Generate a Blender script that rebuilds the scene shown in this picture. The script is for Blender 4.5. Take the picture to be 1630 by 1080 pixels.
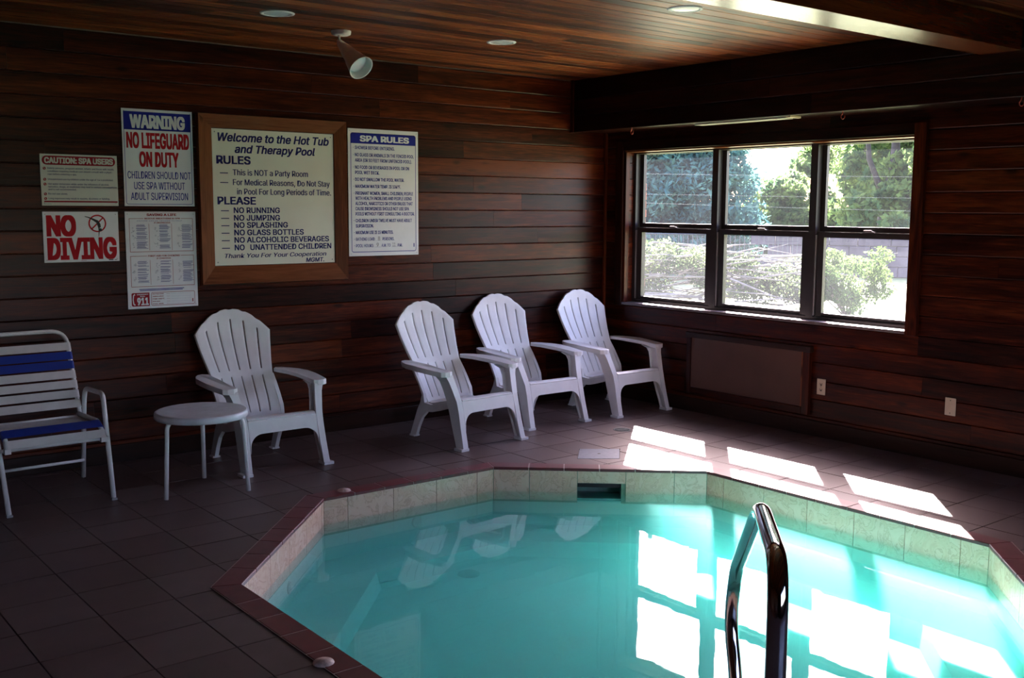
import bpy, bmesh, math, random
from mathutils import Vector, Matrix, Euler, noise
from mathutils.geometry import tessellate_polygon

for o in list(bpy.data.objects):
    bpy.data.objects.remove(o)
sc = bpy.context.scene
COL = sc.collection
PI = math.pi
R_ = math.radians

# ------------------------------------------------------------------ camera
EYE = 1.64
cam_d = bpy.data.cameras.new('camera')
cam = bpy.data.objects.new('camera', cam_d)
COL.objects.link(cam)
cam_d.sensor_fit = 'HORIZONTAL'
cam_d.sensor_width = 36.0
cam_d.lens = 36.0 * 1681.33 / 1630.0
cam_d.clip_start = 0.05
cam_d.clip_end = 500
_y, _p, _r = 0.67116302, -0.12313877, 0.00526017
_f = Vector((math.sin(_y) * math.cos(_p), math.cos(_y) * math.cos(_p), math.sin(_p)))
_rt = Vector((math.cos(_y), -math.sin(_y), 0))
_up = _rt.cross(_f)
_r2 = _rt * math.cos(_r) + _up * math.sin(_r)
_u2 = -_rt * math.sin(_r) + _up * math.cos(_r)
cam.matrix_world = Matrix(((_r2.x, _u2.x, -_f.x, 0), (_r2.y, _u2.y, -_f.y, 0), (_r2.z, _u2.z, -_f.z, EYE), (0, 0, 0, 1)))
sc.camera = cam

# ------------------------------------------------------------------ light
SUN = Vector((0.92, 0.835, 1.0)).normalized()
world = bpy.data.worlds.new('world')
sc.world = world
world.use_nodes = True
wn = world.node_tree.nodes
wl = world.node_tree.links
wn.clear()
sky = wn.new('ShaderNodeTexSky')
sky.sky_type = 'NISHITA'
sky.sun_disc = False
sky.sun_elevation = math.asin(SUN.z)
sky.sun_rotation = math.atan2(SUN.x, SUN.y)
sky.air_density = 1.2
sky.dust_density = 2.5
bg = wn.new('ShaderNodeBackground')
bg.inputs['Strength'].default_value = 0.95
wo = wn.new('ShaderNodeOutputWorld')
tint = wn.new('ShaderNodeMix')
tint.data_type = 'RGBA'
tint.blend_type = 'MULTIPLY'
tint.inputs[0].default_value = 1.0
tint.inputs[7].default_value = (1.05, 0.92, 1.12, 1)
wl.new(sky.outputs[0], tint.inputs[6])
wl.new(tint.outputs[2], bg.inputs[0])
wl.new(bg.outputs[0], wo.inputs[0])

sun_d = bpy.data.lights.new('sun', 'SUN')
sun = bpy.data.objects.new('sun', sun_d)
COL.objects.link(sun)
sun_d.energy = 70
sun_d.angle = R_(0.55)
sun_d.color = (1.0, 0.91, 0.88)
sun.rotation_euler = SUN.to_track_quat('Z', 'Y').to_euler()
sun.location = (20, 18, 22)

vs = sc.view_settings
vs.view_transform = 'Standard'
vs.look = 'None'
vs.gamma = 1.0
vs.use_curve_mapping = False
vs.exposure = 1.0
cy = sc.cycles
cy.max_bounces = 12
cy.diffuse_bounces = 6
cy.glossy_bounces = 5
cy.transmission_bounces = 6
cy.volume_bounces = 5
cy.transparent_max_bounces = 24
cy.sample_clamp_indirect = 12
cy.sample_clamp_direct = 0
cy.use_denoising = True
cy.blur_glossy = 0.6

# ------------------------------------------------------------------ materials
def new_mat(name):
    m = bpy.data.materials.new(name)
    m.use_nodes = True
    nt = m.node_tree
    nt.nodes.clear()
    out = nt.nodes.new('ShaderNodeOutputMaterial')
    return m, nt.nodes, nt.links, out

def P_(n, l, out, **kw):
    b = n.new('ShaderNodeBsdfPrincipled')
    for k, v in kw.items():
        b.inputs[k.replace('_', ' ')].default_value = v
    l.new(b.outputs[0], out.inputs[0])
    return b

def ramp(n, stops):
    r = n.new('ShaderNodeValToRGB')
    e = r.color_ramp.elements
    e[0].position, e[0].color = stops[0][0], (*stops[0][1], 1)
    e[1].position, e[1].color = stops[-1][0], (*stops[-1][1], 1)
    for p, c in stops[1:-1]:
        x = e.new(p)
        x.color = (*c, 1)
    return r

def simple(name, col, rough=0.5, metal=0.0, noise_amt=0.12, nscale=18.0, bump=0.0, spec=0.5, coat=0.0):
    """plain material with procedural mottling"""
    m, n, l, out = new_mat(name)
    b = P_(n, l, out, Roughness=rough, Metallic=metal)
    b.inputs['Specular IOR Level'].default_value = spec
    b.inputs['Coat Weight'].default_value = coat
    tc = n.new('ShaderNodeTexCoord')
    nz = n.new('ShaderNodeTexNoise')
    nz.inputs['Scale'].default_value = nscale
    nz.inputs['Detail'].default_value = 5
    l.new(tc.outputs['Object'], nz.inputs['Vector'])
    d = [c * (1 - noise_amt) for c in col]
    u = [min(1, c * (1 + noise_amt)) for c in col]
    r = ramp(n, [(0.3, d), (0.7, u)])
    l.new(nz.outputs['Fac'], r.inputs[0])
    l.new(r.outputs[0], b.inputs['Base Color'])
    if bump:
        bp = n.new('ShaderNodeBump')
        bp.inputs['Strength'].default_value = bump
        bp.inputs['Distance'].default_value = 0.002
        l.new(nz.outputs['Fac'], bp.inputs['Height'])
        l.new(bp.outputs[0], b.inputs['Normal'])
    return m

def wood(name, axis, stops, rough=(0.24, 0.40), rnd=0.30, knots=True, spec=0.2, bump=0.25, coat=0.0, seedv=0.0):
    """stained timber, grain running along the given world axis"""
    m, n, l, out = new_mat(name)
    b = P_(n, l, out)
    b.inputs['Specular IOR Level'].default_value = spec
    b.inputs['Coat Weight'].default_value = coat
    b.inputs['Coat Roughness'].default_value = 0.25
    geo = n.new('ShaderNodeNewGeometry')
    oi = n.new('ShaderNodeObjectInfo')
    mul = n.new('ShaderNodeVectorMath'); mul.operation = 'MULTIPLY'
    sc3 = {'x': (0.9, 13, 13), 'y': (13, 0.9, 13), 'z': (13, 13, 0.9)}[axis]
    mul.inputs[1].default_value = sc3
    l.new(geo.outputs['Position'], mul.inputs[0])
    ofs = n.new('ShaderNodeMath'); ofs.operation = 'MULTIPLY_ADD'
    ofs.inputs[1].default_value = 173.0
    ofs.inputs[2].default_value = seedv
    l.new(oi.outputs['Random'], ofs.inputs[0])
    comb = n.new('ShaderNodeCombineXYZ')
    for i in range(3):
        l.new(ofs.outputs[0], comb.inputs[i])
    add = n.new('ShaderNodeVectorMath'); add.operation = 'ADD'
    l.new(mul.outputs[0], add.inputs[0]); l.new(comb.outputs[0], add.inputs[1])
    n1 = n.new('ShaderNodeTexNoise'); n1.inputs['Scale'].default_value = 1.6
    n1.inputs['Detail'].default_value = 7; n1.inputs['Roughness'].default_value = 0.62
    n1.inputs['Distortion'].default_value = 0.8
    l.new(add.outputs[0], n1.inputs['Vector'])
    n2 = n.new('ShaderNodeTexNoise'); n2.inputs['Scale'].default_value = 9
    n2.inputs['Detail'].default_value = 4
    l.new(add.outputs[0], n2.inputs['Vector'])
    # broad blotches of stain
    n3 = n.new('ShaderNodeTexNoise'); n3.inputs['Scale'].default_value = 0.25
    n3.inputs['Detail'].default_value = 2
    l.new(add.outputs[0], n3.inputs['Vector'])
    def ma(src, k, prev, c=0.0):
        x = n.new('ShaderNodeMath'); x.operation = 'MULTIPLY_ADD'; x.inputs[1].default_value = k
        l.new(src, x.inputs[0])
        if prev is None: x.inputs[2].default_value = c
        else: l.new(prev, x.inputs[2])
        return x.outputs[0]
    base = 0.5 - 0.5 * (1.6 + 0.9 + 1.2 + rnd)
    g1 = ma(n1.outputs['Fac'], 1.6, None, base)
    g2 = ma(n2.outputs['Fac'], 0.9, g1)
    g3 = ma(n3.outputs['Fac'], 1.2, g2)
    g4 = ma(oi.outputs['Random'], rnd, g3)
    m1o, m3o = g2, g4
    r = ramp(n, stops)
    l.new(m3o, r.inputs[0])
    col = r.outputs[0]
    if knots:
        vm = n.new('ShaderNodeVectorMath'); vm.operation = 'MULTIPLY'
        vm.inputs[1].default_value = {'x': (2.2, 6, 6), 'y': (6, 2.2, 6), 'z': (6, 6, 2.2)}[axis]
        l.new(geo.outputs['Position'], vm.inputs[0])
        a2 = n.new('ShaderNodeVectorMath'); a2.operation = 'ADD'
        l.new(vm.outputs[0], a2.inputs[0]); l.new(comb.outputs[0], a2.inputs[1])
        vo = n.new('ShaderNodeTexVoronoi'); vo.inputs['Scale'].default_value = 1.0
        l.new(a2.outputs[0], vo.inputs['Vector'])
        mr = n.new('ShaderNodeMapRange'); mr.inputs[1].default_value = 0.05; mr.inputs[2].default_value = 0.13
        mr.inputs[3].default_value = 0.22; mr.inputs[4].default_value = 1.0
        l.new(vo.outputs['Distance'], mr.inputs[0])
        mx = n.new('ShaderNodeMix'); mx.data_type = 'RGBA'; mx.blend_type = 'MULTIPLY'
        mx.inputs[0].default_value = 1.0
        l.new(col, mx.inputs[6]); l.new(mr.outputs[0], mx.inputs[7])
        col = mx.outputs[2]
    l.new(col, b.inputs['Base Color'])
    rr = n.new('ShaderNodeMapRange'); rr.inputs[3].default_value = rough[0]; rr.inputs[4].default_value = rough[1]
    l.new(n2.outputs['Fac'], rr.inputs[0]); l.new(rr.outputs[0], b.inputs['Roughness'])
    bp = n.new('ShaderNodeBump'); bp.inputs['Strength'].default_value = bump; bp.inputs['Distance'].default_value = 0.002
    l.new(m1o, bp.inputs['Height']); l.new(bp.outputs[0], b.inputs['Normal'])
    return m

ST = [(0.0, (0.005, 0.0011, 0.0009)), (0.35, (0.027, 0.0042, 0.0020)), (0.62, (0.064, 0.0096, 0.0029)), (1.0, (0.145, 0.027, 0.0065))]
STC = [(0.0, (0.012, 0.003, 0.002)), (0.35, (0.075, 0.015, 0.005)), (0.62, (0.22, 0.049, 0.012)), (1.0, (0.48, 0.135, 0.032))]
STF = [(0.1, (0.11, 0.030, 0.010)), (0.9, (0.24, 0.075, 0.027))]
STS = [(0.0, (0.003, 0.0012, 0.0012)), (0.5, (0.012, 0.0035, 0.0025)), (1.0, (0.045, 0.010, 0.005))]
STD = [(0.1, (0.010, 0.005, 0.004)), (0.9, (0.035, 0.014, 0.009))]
MW_X = wood('cedar_stained_x', 'x', ST)
MW_Y = wood('cedar_stained_y', 'y', ST, seedv=7.0)
MW_Z = wood('cedar_stained_z', 'z', ST, seedv=3.0)
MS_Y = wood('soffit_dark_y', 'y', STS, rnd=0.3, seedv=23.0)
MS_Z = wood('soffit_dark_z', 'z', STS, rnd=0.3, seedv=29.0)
MC_X = wood('cedar_ceiling', 'x', STC, rough=(0.30, 0.55), spec=0.2, seedv=11.0)
MB_X = wood('beam_varnished', 'x', [(0.1, (0.12, 0.024, 0.007)), (0.9, (0.38, 0.085, 0.022))], rough=(0.16, 0.26), knots=False, spec=0.8, coat=0.6, bump=0.12, seedv=13.0)
MF_X = wood('frame_wood_x', 'x', STF, rnd=0.15, seedv=17.0)
MF_Z = wood('frame_wood_z', 'z', STF, rnd=0.15, seedv=19.0)
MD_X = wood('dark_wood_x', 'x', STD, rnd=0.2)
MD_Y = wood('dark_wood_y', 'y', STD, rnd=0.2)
M_panel = simple('panel_brown', (0.085, 0.038, 0.026), 0.6, noise_amt=0.2, nscale=3)
M_plastic = simple('white_plastic', (0.78, 0.77, 0.76), 0.42, noise_amt=0.05, nscale=9, bump=0.03)
M_table = simple('white_resin_mottled', (0.70, 0.72, 0.76), 0.35, noise_amt=0.12, nscale=14)
M_tube = simple('white_powder_coat', (0.78, 0.78, 0.77), 0.32, noise_amt=0.04)
M_strapw = simple('white_vinyl_strap', (0.66, 0.65, 0.64), 0.45, noise_amt=0.06)
M_strapb = simple('blue_vinyl_strap', (0.010, 0.035, 0.28), 0.4, noise_amt=0.1)
M_foot = simple('grey_foot_cap', (0.35, 0.35, 0.36), 0.6)
M_lampw = simple('lamp_white_enamel', (0.86, 0.83, 0.80), 0.55, noise_amt=0.04)
M_lampin = simple('lamp_bulb_face', (0.75, 0.78, 0.82), 0.25, noise_amt=0.05)
M_almond = simple('almond_plate', (0.62, 0.52, 0.36), 0.4, noise_amt=0.04)
M_slot = simple('outlet_slot', (0.05, 0.04, 0.03), 0.6)
M_screw = simple('screw_steel', (0.25, 0.24, 0.22), 0.35, metal=0.9)
M_bronze = simple('bronze_aluminium', (0.028, 0.024, 0.024), 0.38, noise_amt=0.1)
M_track = simple('aluminium_track', (0.45, 0.42, 0.42), 0.35, metal=0.6, noise_amt=0.05)
M_hook = simple('vinyl_red_hook', (0.62, 0.10, 0.06), 0.35)
M_steel = simple('polished_steel', (0.55, 0.55, 0.57), 0.07, metal=1.0, noise_amt=0.03, nscale=40)
M_grout = simple('dark_grout', (0.030, 0.024, 0.026), 0.85, nscale=60)
M_groutl = simple('light_grout', (0.50, 0.40, 0.38), 0.8, nscale=60)
M_liner_g = simple('pool_wall_grout', (0.22, 0.27, 0.19), 0.8, nscale=40)
M_signw = simple('sign_white', (0.84, 0.83, 0.88), 0.32, noise_amt=0.02)
M_signc = simple('sign_cream', (0.80, 0.77, 0.67), 0.35, noise_amt=0.03, nscale=4)
M_signy = simple('sign_offwhite', (0.70, 0.68, 0.62), 0.35, noise_amt=0.02)
M_blue = simple('ink_blue', (0.012, 0.018, 0.28), 0.6, noise_amt=0.05, spec=0.15)
M_navy = simple('ink_navy', (0.018, 0.018, 0.13), 0.6, noise_amt=0.05, spec=0.15)
M_red = simple('ink_red', (0.50, 0.012, 0.022), 0.6, noise_amt=0.05, spec=0.15)
M_dred = simple('ink_dark_red', (0.33, 0.014, 0.028), 0.6, noise_amt=0.05, spec=0.15)
M_black = simple('ink_black', (0.012, 0.012, 0.014), 0.5)
M_pen = simple('ink_marker', (0.10, 0.09, 0.10), 0.5)
M_lid = simple('skimmer_lid', (0.19, 0.215, 0.26), 0.55, nscale=30)
M_jet = simple('jet_fitting', (0.42, 0.55, 0.50), 0.4)
M_drain = simple('drain_grate', (0.10, 0.12, 0.12), 0.5, metal=0.4)
M_shell = simple('pool_plaster', (0.44, 0.64, 0.58), 0.6, noise_amt=0.05, nscale=2.5)
M_wax = simple('sunken_disc_cap', (0.55, 0.40, 0.34), 0.4, noise_amt=0.35, nscale=60)
M_roomw = simple('plain_brown_room', (0.06, 0.025, 0.014), 0.5, noise_amt=0.25, nscale=2)
M_brick = simple('brick_red', (0.36, 0.10, 0.06), 0.85, noise_amt=0.3, nscale=30, bump=0.4)
M_mortar = simple('mortar', (0.42, 0.38, 0.34), 0.9, nscale=50)
M_diff = simple('lamp_diffuser', (0.30, 0.28, 0.22), 0.5, noise_amt=0.08, nscale=8)

def tile_mat():
    m, n, l, out = new_mat('quarry_tile')
    b = P_(n, l, out)
    b.inputs['Specular IOR Level'].default_value = 0.5
    oi = n.new('ShaderNodeObjectInfo')
    geo = n.new('ShaderNodeNewGeometry')
    nz = n.new('ShaderNodeTexNoise'); nz.inputs['Scale'].default_value = 5; nz.inputs['Detail'].default_value = 6
    l.new(geo.outputs['Position'], nz.inputs['Vector'])
    ad = n.new('ShaderNodeMath'); ad.operation = 'MULTIPLY_ADD'; ad.inputs[1].default_value = 0.35
    l.new(oi.outputs['Random'], ad.inputs[0]); l.new(nz.outputs['Fac'], ad.inputs[2])
    r = ramp(n, [(0.3, (0.085, 0.052, 0.046)), (0.65, (0.122, 0.080, 0.072)), (0.95, (0.155, 0.108, 0.10))])
    l.new(ad.outputs[0], r.inputs[0]); l.new(r.outputs[0], b.inputs['Base Color'])
    n2 = n.new('ShaderNodeTexNoise'); n2.inputs['Scale'].default_value = 70; n2.inputs['Detail'].default_value = 3
    l.new(geo.outputs['Position'], n2.inputs['Vector'])
    mr = n.new('ShaderNodeMapRange'); mr.inputs[3].default_value = 0.34; mr.inputs[4].default_value = 0.5
    l.new(nz.outputs['Fac'], mr.inputs[0]); l.new(mr.outputs[0], b.inputs['Roughness'])
    bp = n.new('ShaderNodeBump'); bp.inputs['Strength'].default_value = 0.12; bp.inputs['Distance'].default_value = 0.001
    l.new(n2.outputs['Fac'], bp.inputs['Height']); l.new(bp.outputs[0], b.inputs['Normal'])
    return m
M_tile = tile_mat()

def coping_mat():
    m, n, l, out = new_mat('red_coping_tile')
    b = P_(n, l, out, Roughness=0.36)
    oi = n.new('ShaderNodeObjectInfo')
    geo = n.new('ShaderNodeNewGeometry')
    nz = n.new('ShaderNodeTexNoise'); nz.inputs['Scale'].default_value = 12; nz.inputs['Detail'].default_value = 5
    l.new(geo.outputs['Position'], nz.inputs['Vector'])
    ad = n.new('ShaderNodeMath'); ad.operation = 'MULTIPLY_ADD'; ad.inputs[1].default_value = 0.3
    l.new(oi.outputs['Random'], ad.inputs[0]); l.new(nz.outputs['Fac'], ad.inputs[2])
    r = ramp(n, [(0.3, (0.11, 0.022, 0.026)), (0.95, (0.19, 0.042, 0.045))])
    l.new(ad.outputs[0], r.inputs[0]); l.new(r.outputs[0], b.inputs['Base Color'])
    return m
M_cop = coping_mat()

def marble_mat():
    m, n, l, out = new_mat('cream_marbled_tile')
    b = P_(n, l, out, Roughness=0.22)
    geo = n.new('ShaderNodeNewGeometry')
    oi = n.new('ShaderNodeObjectInfo')
    cb = n.new('ShaderNodeMath'); cb.operation = 'MULTIPLY'; cb.inputs[1].default_value = 31
    l.new(oi.outputs['Random'], cb.inputs[0])
    ad = n.new('ShaderNodeVectorMath'); ad.operation = 'ADD'
    l.new(geo.outputs['Position'], ad.inputs[0]); l.new(cb.outputs[0], ad.inputs[1])
    nz = n.new('ShaderNodeTexNoise'); nz.inputs['Scale'].default_value = 9; nz.inputs['Detail'].default_value = 8
    nz.inputs['Distortion'].default_value = 1.4; nz.inputs['Roughness'].default_value = 0.6
    l.new(ad.outputs[0], nz.inputs['Vector'])
    r = ramp(n, [(0.34, (0.74, 0.43, 0.31)), (0.47, (0.82, 0.51, 0.38)), (0.50, (0.66, 0.37, 0.27)), (0.53, (0.82, 0.51, 0.39)), (0.8, (0.86, 0.57, 0.44))])
    l.new(nz.outputs['Fac'], r.inputs[0]); l.new(r.outputs[0], b.inputs['Base Color'])
    return m
M_marble = marble_mat()

def schlick(n, l, f0, normal=None):
    geo = n.new('ShaderNodeNewGeometry')
    dt = n.new('ShaderNodeVectorMath'); dt.operation = 'DOT_PRODUCT'
    l.new(geo.outputs['Incoming'], dt.inputs[0])
    l.new(normal if normal is not None else geo.outputs['Normal'], dt.inputs[1])
    ab = n.new('ShaderNodeMath'); ab.operation = 'ABSOLUTE'
    l.new(dt.outputs['Value'], ab.inputs[0])
    om = n.new('ShaderNodeMath'); om.operation = 'SUBTRACT'; om.inputs[0].default_value = 1.0; om.use_clamp = True
    l.new(ab.outputs[0], om.inputs[1])
    pw = n.new('ShaderNodeMath'); pw.operation = 'POWER'; pw.inputs[1].default_value = 5.0
    l.new(om.outputs[0], pw.inputs[0])
    ma = n.new('ShaderNodeMath'); ma.operation = 'MULTIPLY_ADD'; ma.inputs[1].default_value = 1 - f0; ma.inputs[2].default_value = f0
    ma.use_clamp = True
    l.new(pw.outputs[0], ma.inputs[0])
    return ma.outputs[0]

def glass_mat(name, dust, tint=(1, 1, 1)):
    """thin clear sheet: fresnel reflection, straight transmission, a little dust that scatters light"""
    m, n, l, out = new_mat(name)
    tr = n.new('ShaderNodeBsdfTransparent'); tr.inputs[0].default_value = (*tint, 1)
    gl = n.new('ShaderNodeBsdfGlossy'); gl.inputs['Roughness'].default_value = 0.01
    mx = n.new('ShaderNodeMixShader')
    l.new(schlick(n, l, 0.07), mx.inputs[0]); l.new(tr.outputs[0], mx.inputs[1]); l.new(gl.outputs[0], mx.inputs[2])
    du = n.new('ShaderNodeBsdfTranslucent'); du.inputs[0].default_value = (0.85, 0.88, 1.0, 1)
    nz = n.new('ShaderNodeTexNoise'); nz.inputs['Scale'].default_value = 3; nz.inputs['Detail'].default_value = 8
    geo = n.new('ShaderNodeNewGeometry')
    l.new(geo.outputs['Position'], nz.inputs['Vector'])
    mr = n.new('ShaderNodeMapRange'); mr.inputs[1].default_value = 0.3; mr.inputs[2].default_value = 0.7
    mr.inputs[3].default_value = dust * 0.6; mr.inputs[4].default_value = dust * 1.4
    l.new(nz.outputs['Fac'], mr.inputs[0])
    m2 = n.new('ShaderNodeMixShader')
    l.new(mr.outputs[0], m2.inputs[0]); l.new(mx.outputs[0], m2.inputs[1]); l.new(du.outputs[0], m2.inputs[2])
    l.new(m2.outputs[0], out.inputs[0])
    return m
M_glass = glass_mat('window_glass', 0.004)
def screen_mat():
    m, n, l, out = new_mat('insect_screen')
    tr = n.new('ShaderNodeBsdfTransparent')
    du = n.new('ShaderNodeBsdfTranslucent'); du.inputs[0].default_value = (0.55, 0.56, 0.62, 1)
    df = n.new('ShaderNodeBsdfDiffuse'); df.inputs[0].default_value = (0.30, 0.30, 0.33, 1)
    a = n.new('ShaderNodeMixShader'); a.inputs[0].default_value = 0.55
    l.new(du.outputs[0], a.inputs[1]); l.new(df.outputs[0], a.inputs[2])
    b = n.new('ShaderNodeMixShader'); b.inputs[0].default_value = 0.024
    l.new(tr.outputs[0], b.inputs[1]); l.new(a.outputs[0], b.inputs[2])
    l.new(b.outputs[0], out.inputs[0])
    return m
M_screen = screen_mat()

def water_mat():
    m, n, l, out = new_mat('pool_water')
    tr = n.new('ShaderNodeBsdfTransparent')
    gl = n.new('ShaderNodeBsdfGlossy'); gl.inputs['Roughness'].default_value = 0.012
    geo = n.new('ShaderNodeNewGeometry')
    n1 = n.new('ShaderNodeTexNoise'); n1.inputs['Scale'].default_value = 5.0; n1.inputs['Detail'].default_value = 2
    n1.inputs['Distortion'].default_value = 0.3
    l.new(geo.outputs['Position'], n1.inputs['Vector'])
    n2 = n.new('ShaderNodeTexNoise'); n2.inputs['Scale'].default_value = 22; n2.inputs['Detail'].default_value = 2
    l.new(geo.outputs['Position'], n2.inputs['Vector'])
    ad = n.new('ShaderNodeMath'); ad.operation = 'MULTIPLY_ADD'; ad.inputs[1].default_value = 0.045
    l.new(n2.outputs['Fac'], ad.inputs[0]); l.new(n1.outputs['Fac'], ad.inputs[2])
    bp = n.new('ShaderNodeBump'); bp.inputs['Strength'].default_value = 0.35; bp.inputs['Distance'].default_value = 0.0012
    l.new(ad.outputs[0], bp.inputs['Height'])
    l.new(bp.outputs[0], gl.inputs['Normal'])
    mx = n.new('ShaderNodeMixShader')
    l.new(schlick(n, l, 0.02, bp.outputs[0]), mx.inputs[0]); l.new(tr.outputs[0], mx.inputs[1]); l.new(gl.outputs[0], mx.inputs[2])
    l.new(mx.outputs[0], out.inputs[0])
    va = n.new('ShaderNodeVolumeAbsorption'); va.inputs['Color'].default_value = (0.05, 0.90, 0.88, 1)
    va.inputs['Density'].default_value = 1.45
    vsn = n.new('ShaderNodeVolumeScatter'); vsn.inputs['Color'].default_value = (0.40, 0.97, 0.95, 1)
    vsn.inputs['Density'].default_value = 1.0
    vsn.inputs['Anisotropy'].default_value = 0.2
    av = n.new('ShaderNodeAddShader')
    l.new(va.outputs[0], av.inputs[0]); l.new(vsn.outputs[0], av.inputs[1])
    l.new(av.outputs[0], out.inputs['Volume'])
    return m
M_water = water_mat()

def leaf_mat(name, c1, c2, trans=0.5):
    m, n, l, out = new_mat(name)
    oi = n.new('ShaderNodeNewGeometry')
    nz = n.new('ShaderNodeTexNoise'); nz.inputs['Scale'].default_value = 1.7; nz.inputs['Detail'].default_value = 4
    l.new(oi.outputs['Position'], nz.inputs['Vector'])
    r = ramp(n, [(0.35, c1), (0.65, c2)])
    l.new(nz.outputs['Fac'], r.inputs[0])
    d = n.new('ShaderNodeBsdfDiffuse'); t = n.new('ShaderNodeBsdfTranslucent')
    l.new(r.outputs[0], d.inputs[0]); l.new(r.outputs[0], t.inputs[0])
    mx = n.new('ShaderNodeMixShader'); mx.inputs[0].default_value = trans
    l.new(d.outputs[0], mx.inputs[1]); l.new(t.outputs[0], mx.inputs[2])
    l.new(mx.outputs[0], out.inputs[0])
    return m
M_leafc = leaf_mat('conifer_needles', (0.045, 0.115, 0.125), (0.110, 0.220, 0.180), 0.45)
M_leafd = leaf_mat('deciduous_leaves', (0.045, 0.10, 0.045), (0.18, 0.25, 0.075), 0.5)
M_leafb = leaf_mat('brush_leaves', (0.03, 0.055, 0.022), (0.12, 0.15, 0.07), 0.5)
M_leafs = leaf_mat('shrub_leaves', (0.035, 0.07, 0.025), (0.10, 0.15, 0.045), 0.5)
M_bark = simple('bark', (0.045, 0.035, 0.035), 0.9, noise_amt=0.35, nscale=9, bump=0.5)
M_branch = simple('dead_branches', (0.16, 0.14, 0.13), 0.85, noise_amt=0.3, nscale=12)
M_grass = simple('lawn_grass', (0.12, 0.15, 0.055), 0.9, noise_amt=0.25, nscale=1.2)
M_gravel = simple('pale_gravel', (0.42, 0.40, 0.37), 0.9, noise_amt=0.2, nscale=4)
M_wire = simple('cable_pale', (0.14, 0.15, 0.16), 0.6)
M_fence = simple('fence_grey', (0.05, 0.05, 0.06), 0.6)
M_stone = simple('retaining_stone', (0.07, 0.055, 0.065), 0.9, noise_amt=0.3, nscale=3, bump=0.5)
M_rail = simple('pale_rail', (0.72, 0.70, 0.66), 0.5)

# ------------------------------------------------------------------ helpers
def finish(name, bm, mat, parent=None, smooth=False, loc=None):
    me = bpy.data.meshes.new(name)
    bm.normal_update()
    bm.to_mesh(me)
    bm.free()
    if smooth:
        for p in me.polygons:
            p.use_smooth = True
    o = bpy.data.objects.new(name, me)
    if mat:
        me.materials.append(mat)
    COL.objects.link(o)
    if parent is not None:
        o.parent = parent
    if loc is not None:
        o.location = loc
    return o

def thing(name, label, cat, loc=(0, 0, 0), rz=0.0, group=None):
    o = bpy.data.objects.new(name, None)
    o.empty_display_size = 0.1
    COL.objects.link(o)
    o.location = loc
    o.rotation_euler = (0, 0, rz)
    o['label'] = label
    o['category'] = cat
    if group:
        o['group'] = group
    return o

def tag(o, label, cat, group=None, kind=None):
    o['label'] = label
    o['category'] = cat
    if group:
        o['group'] = group
    if kind:
        o['kind'] = kind
    return o

def struct(o, label=None):
    o['kind'] = 'structure'
    if label:
        o['label'] = label
        o['category'] = 'building part'
    return o

def sroot(name, label=None):
    o = bpy.data.objects.new(name, None)
    COL.objects.link(o)
    return struct(o, label)

def add_box(bm, x0, x1, y0, y1, z0, z1):
    v = [bm.verts.new(p) for p in ((x0, y0, z0), (x1, y0, z0), (x1, y1, z0), (x0, y1, z0), (x0, y0, z1), (x1, y0, z1), (x1, y1, z1), (x0, y1, z1))]
    for f in ((0, 3, 2, 1), (4, 5, 6, 7), (0, 1, 5, 4), (1, 2, 6, 5), (2, 3, 7, 6), (3, 0, 4, 7)):
        bm.faces.new([v[i] for i in f])
    return v

def box(name, x0, x1, y0, y1, z0, z1, mat, parent=None, bev=0.0, seg=2):
    bm = bmesh.new()
    add_box(bm, x0, x1, y0, y1, z0, z1)
    if bev:
        bmesh.ops.bevel(bm, geom=bm.edges[:], offset=bev, segments=seg, affect='EDGES', profile=0.5)
    return finish(name, bm, mat, parent)

def fillet(pts, r, n=6):
    pts = [Vector(p) for p in pts]
    out = [pts[0]]
    for i in range(1, len(pts) - 1):
        a, b, c = pts[i - 1], pts[i], pts[i + 1]
        d1, d2 = (a - b), (c - b)
        rr = min(r, d1.length * 0.49, d2.length * 0.49)
        p1, p2 = b + d1.normalized() * rr, b + d2.normalized() * rr
        for k in range(n + 1):
            t = k / n
            out.append(p1 * (1 - t) ** 2 + b * 2 * t * (1 - t) + p2 * t * t)
    out.append(pts[-1])
    return out

def add_tube(bm, pts, r, n=10, cap=True, radii=None):
    pts = [Vector(p) for p in pts]
    rings = []
    t0 = (pts[1] - pts[0]).normalized()
    up = Vector((0, 0, 1)) if abs(t0.z) < 0.9 else Vector((1, 0, 0))
    nrm = t0.cross(up).normalized()
    for i, p in enumerate(pts):
        if i == 0: t = pts[1] - pts[0]
        elif i == len(pts) - 1: t = pts[-1] - pts[-2]
        else: t = (pts[i + 1] - pts[i]).normalized() + (pts[i] - pts[i - 1]).normalized()
        t = t.normalized()
        nrm = (nrm - t * nrm.dot(t)).normalized()
        bn = t.cross(nrm)
        rr = radii[i] if radii else r
        rings.append([bm.verts.new(p + (nrm * math.cos(a) + bn * math.sin(a)) * rr) for a in [2 * PI * k / n for k in range(n)]])
    for i in range(len(rings) - 1):
        for k in range(n):
            bm.faces.new((rings[i][k], rings[i][(k + 1) % n], rings[i + 1][(k + 1) % n], rings[i + 1][k]))
    if cap:
        bm.faces.new(rings[0][::-1])
        bm.faces.new(rings[-1])

def tube(name, pts, r, mat, parent=None, n=10, fr=0.0, fn=6, radii=None):
    bm = bmesh.new()
    if fr:
        pts = fillet(pts, fr, fn)
    add_tube(bm, pts, r, n, radii=radii)
    bmesh.ops.recalc_face_normals(bm, faces=bm.faces[:])
    return finish(name, bm, mat, parent, smooth=True)

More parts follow.
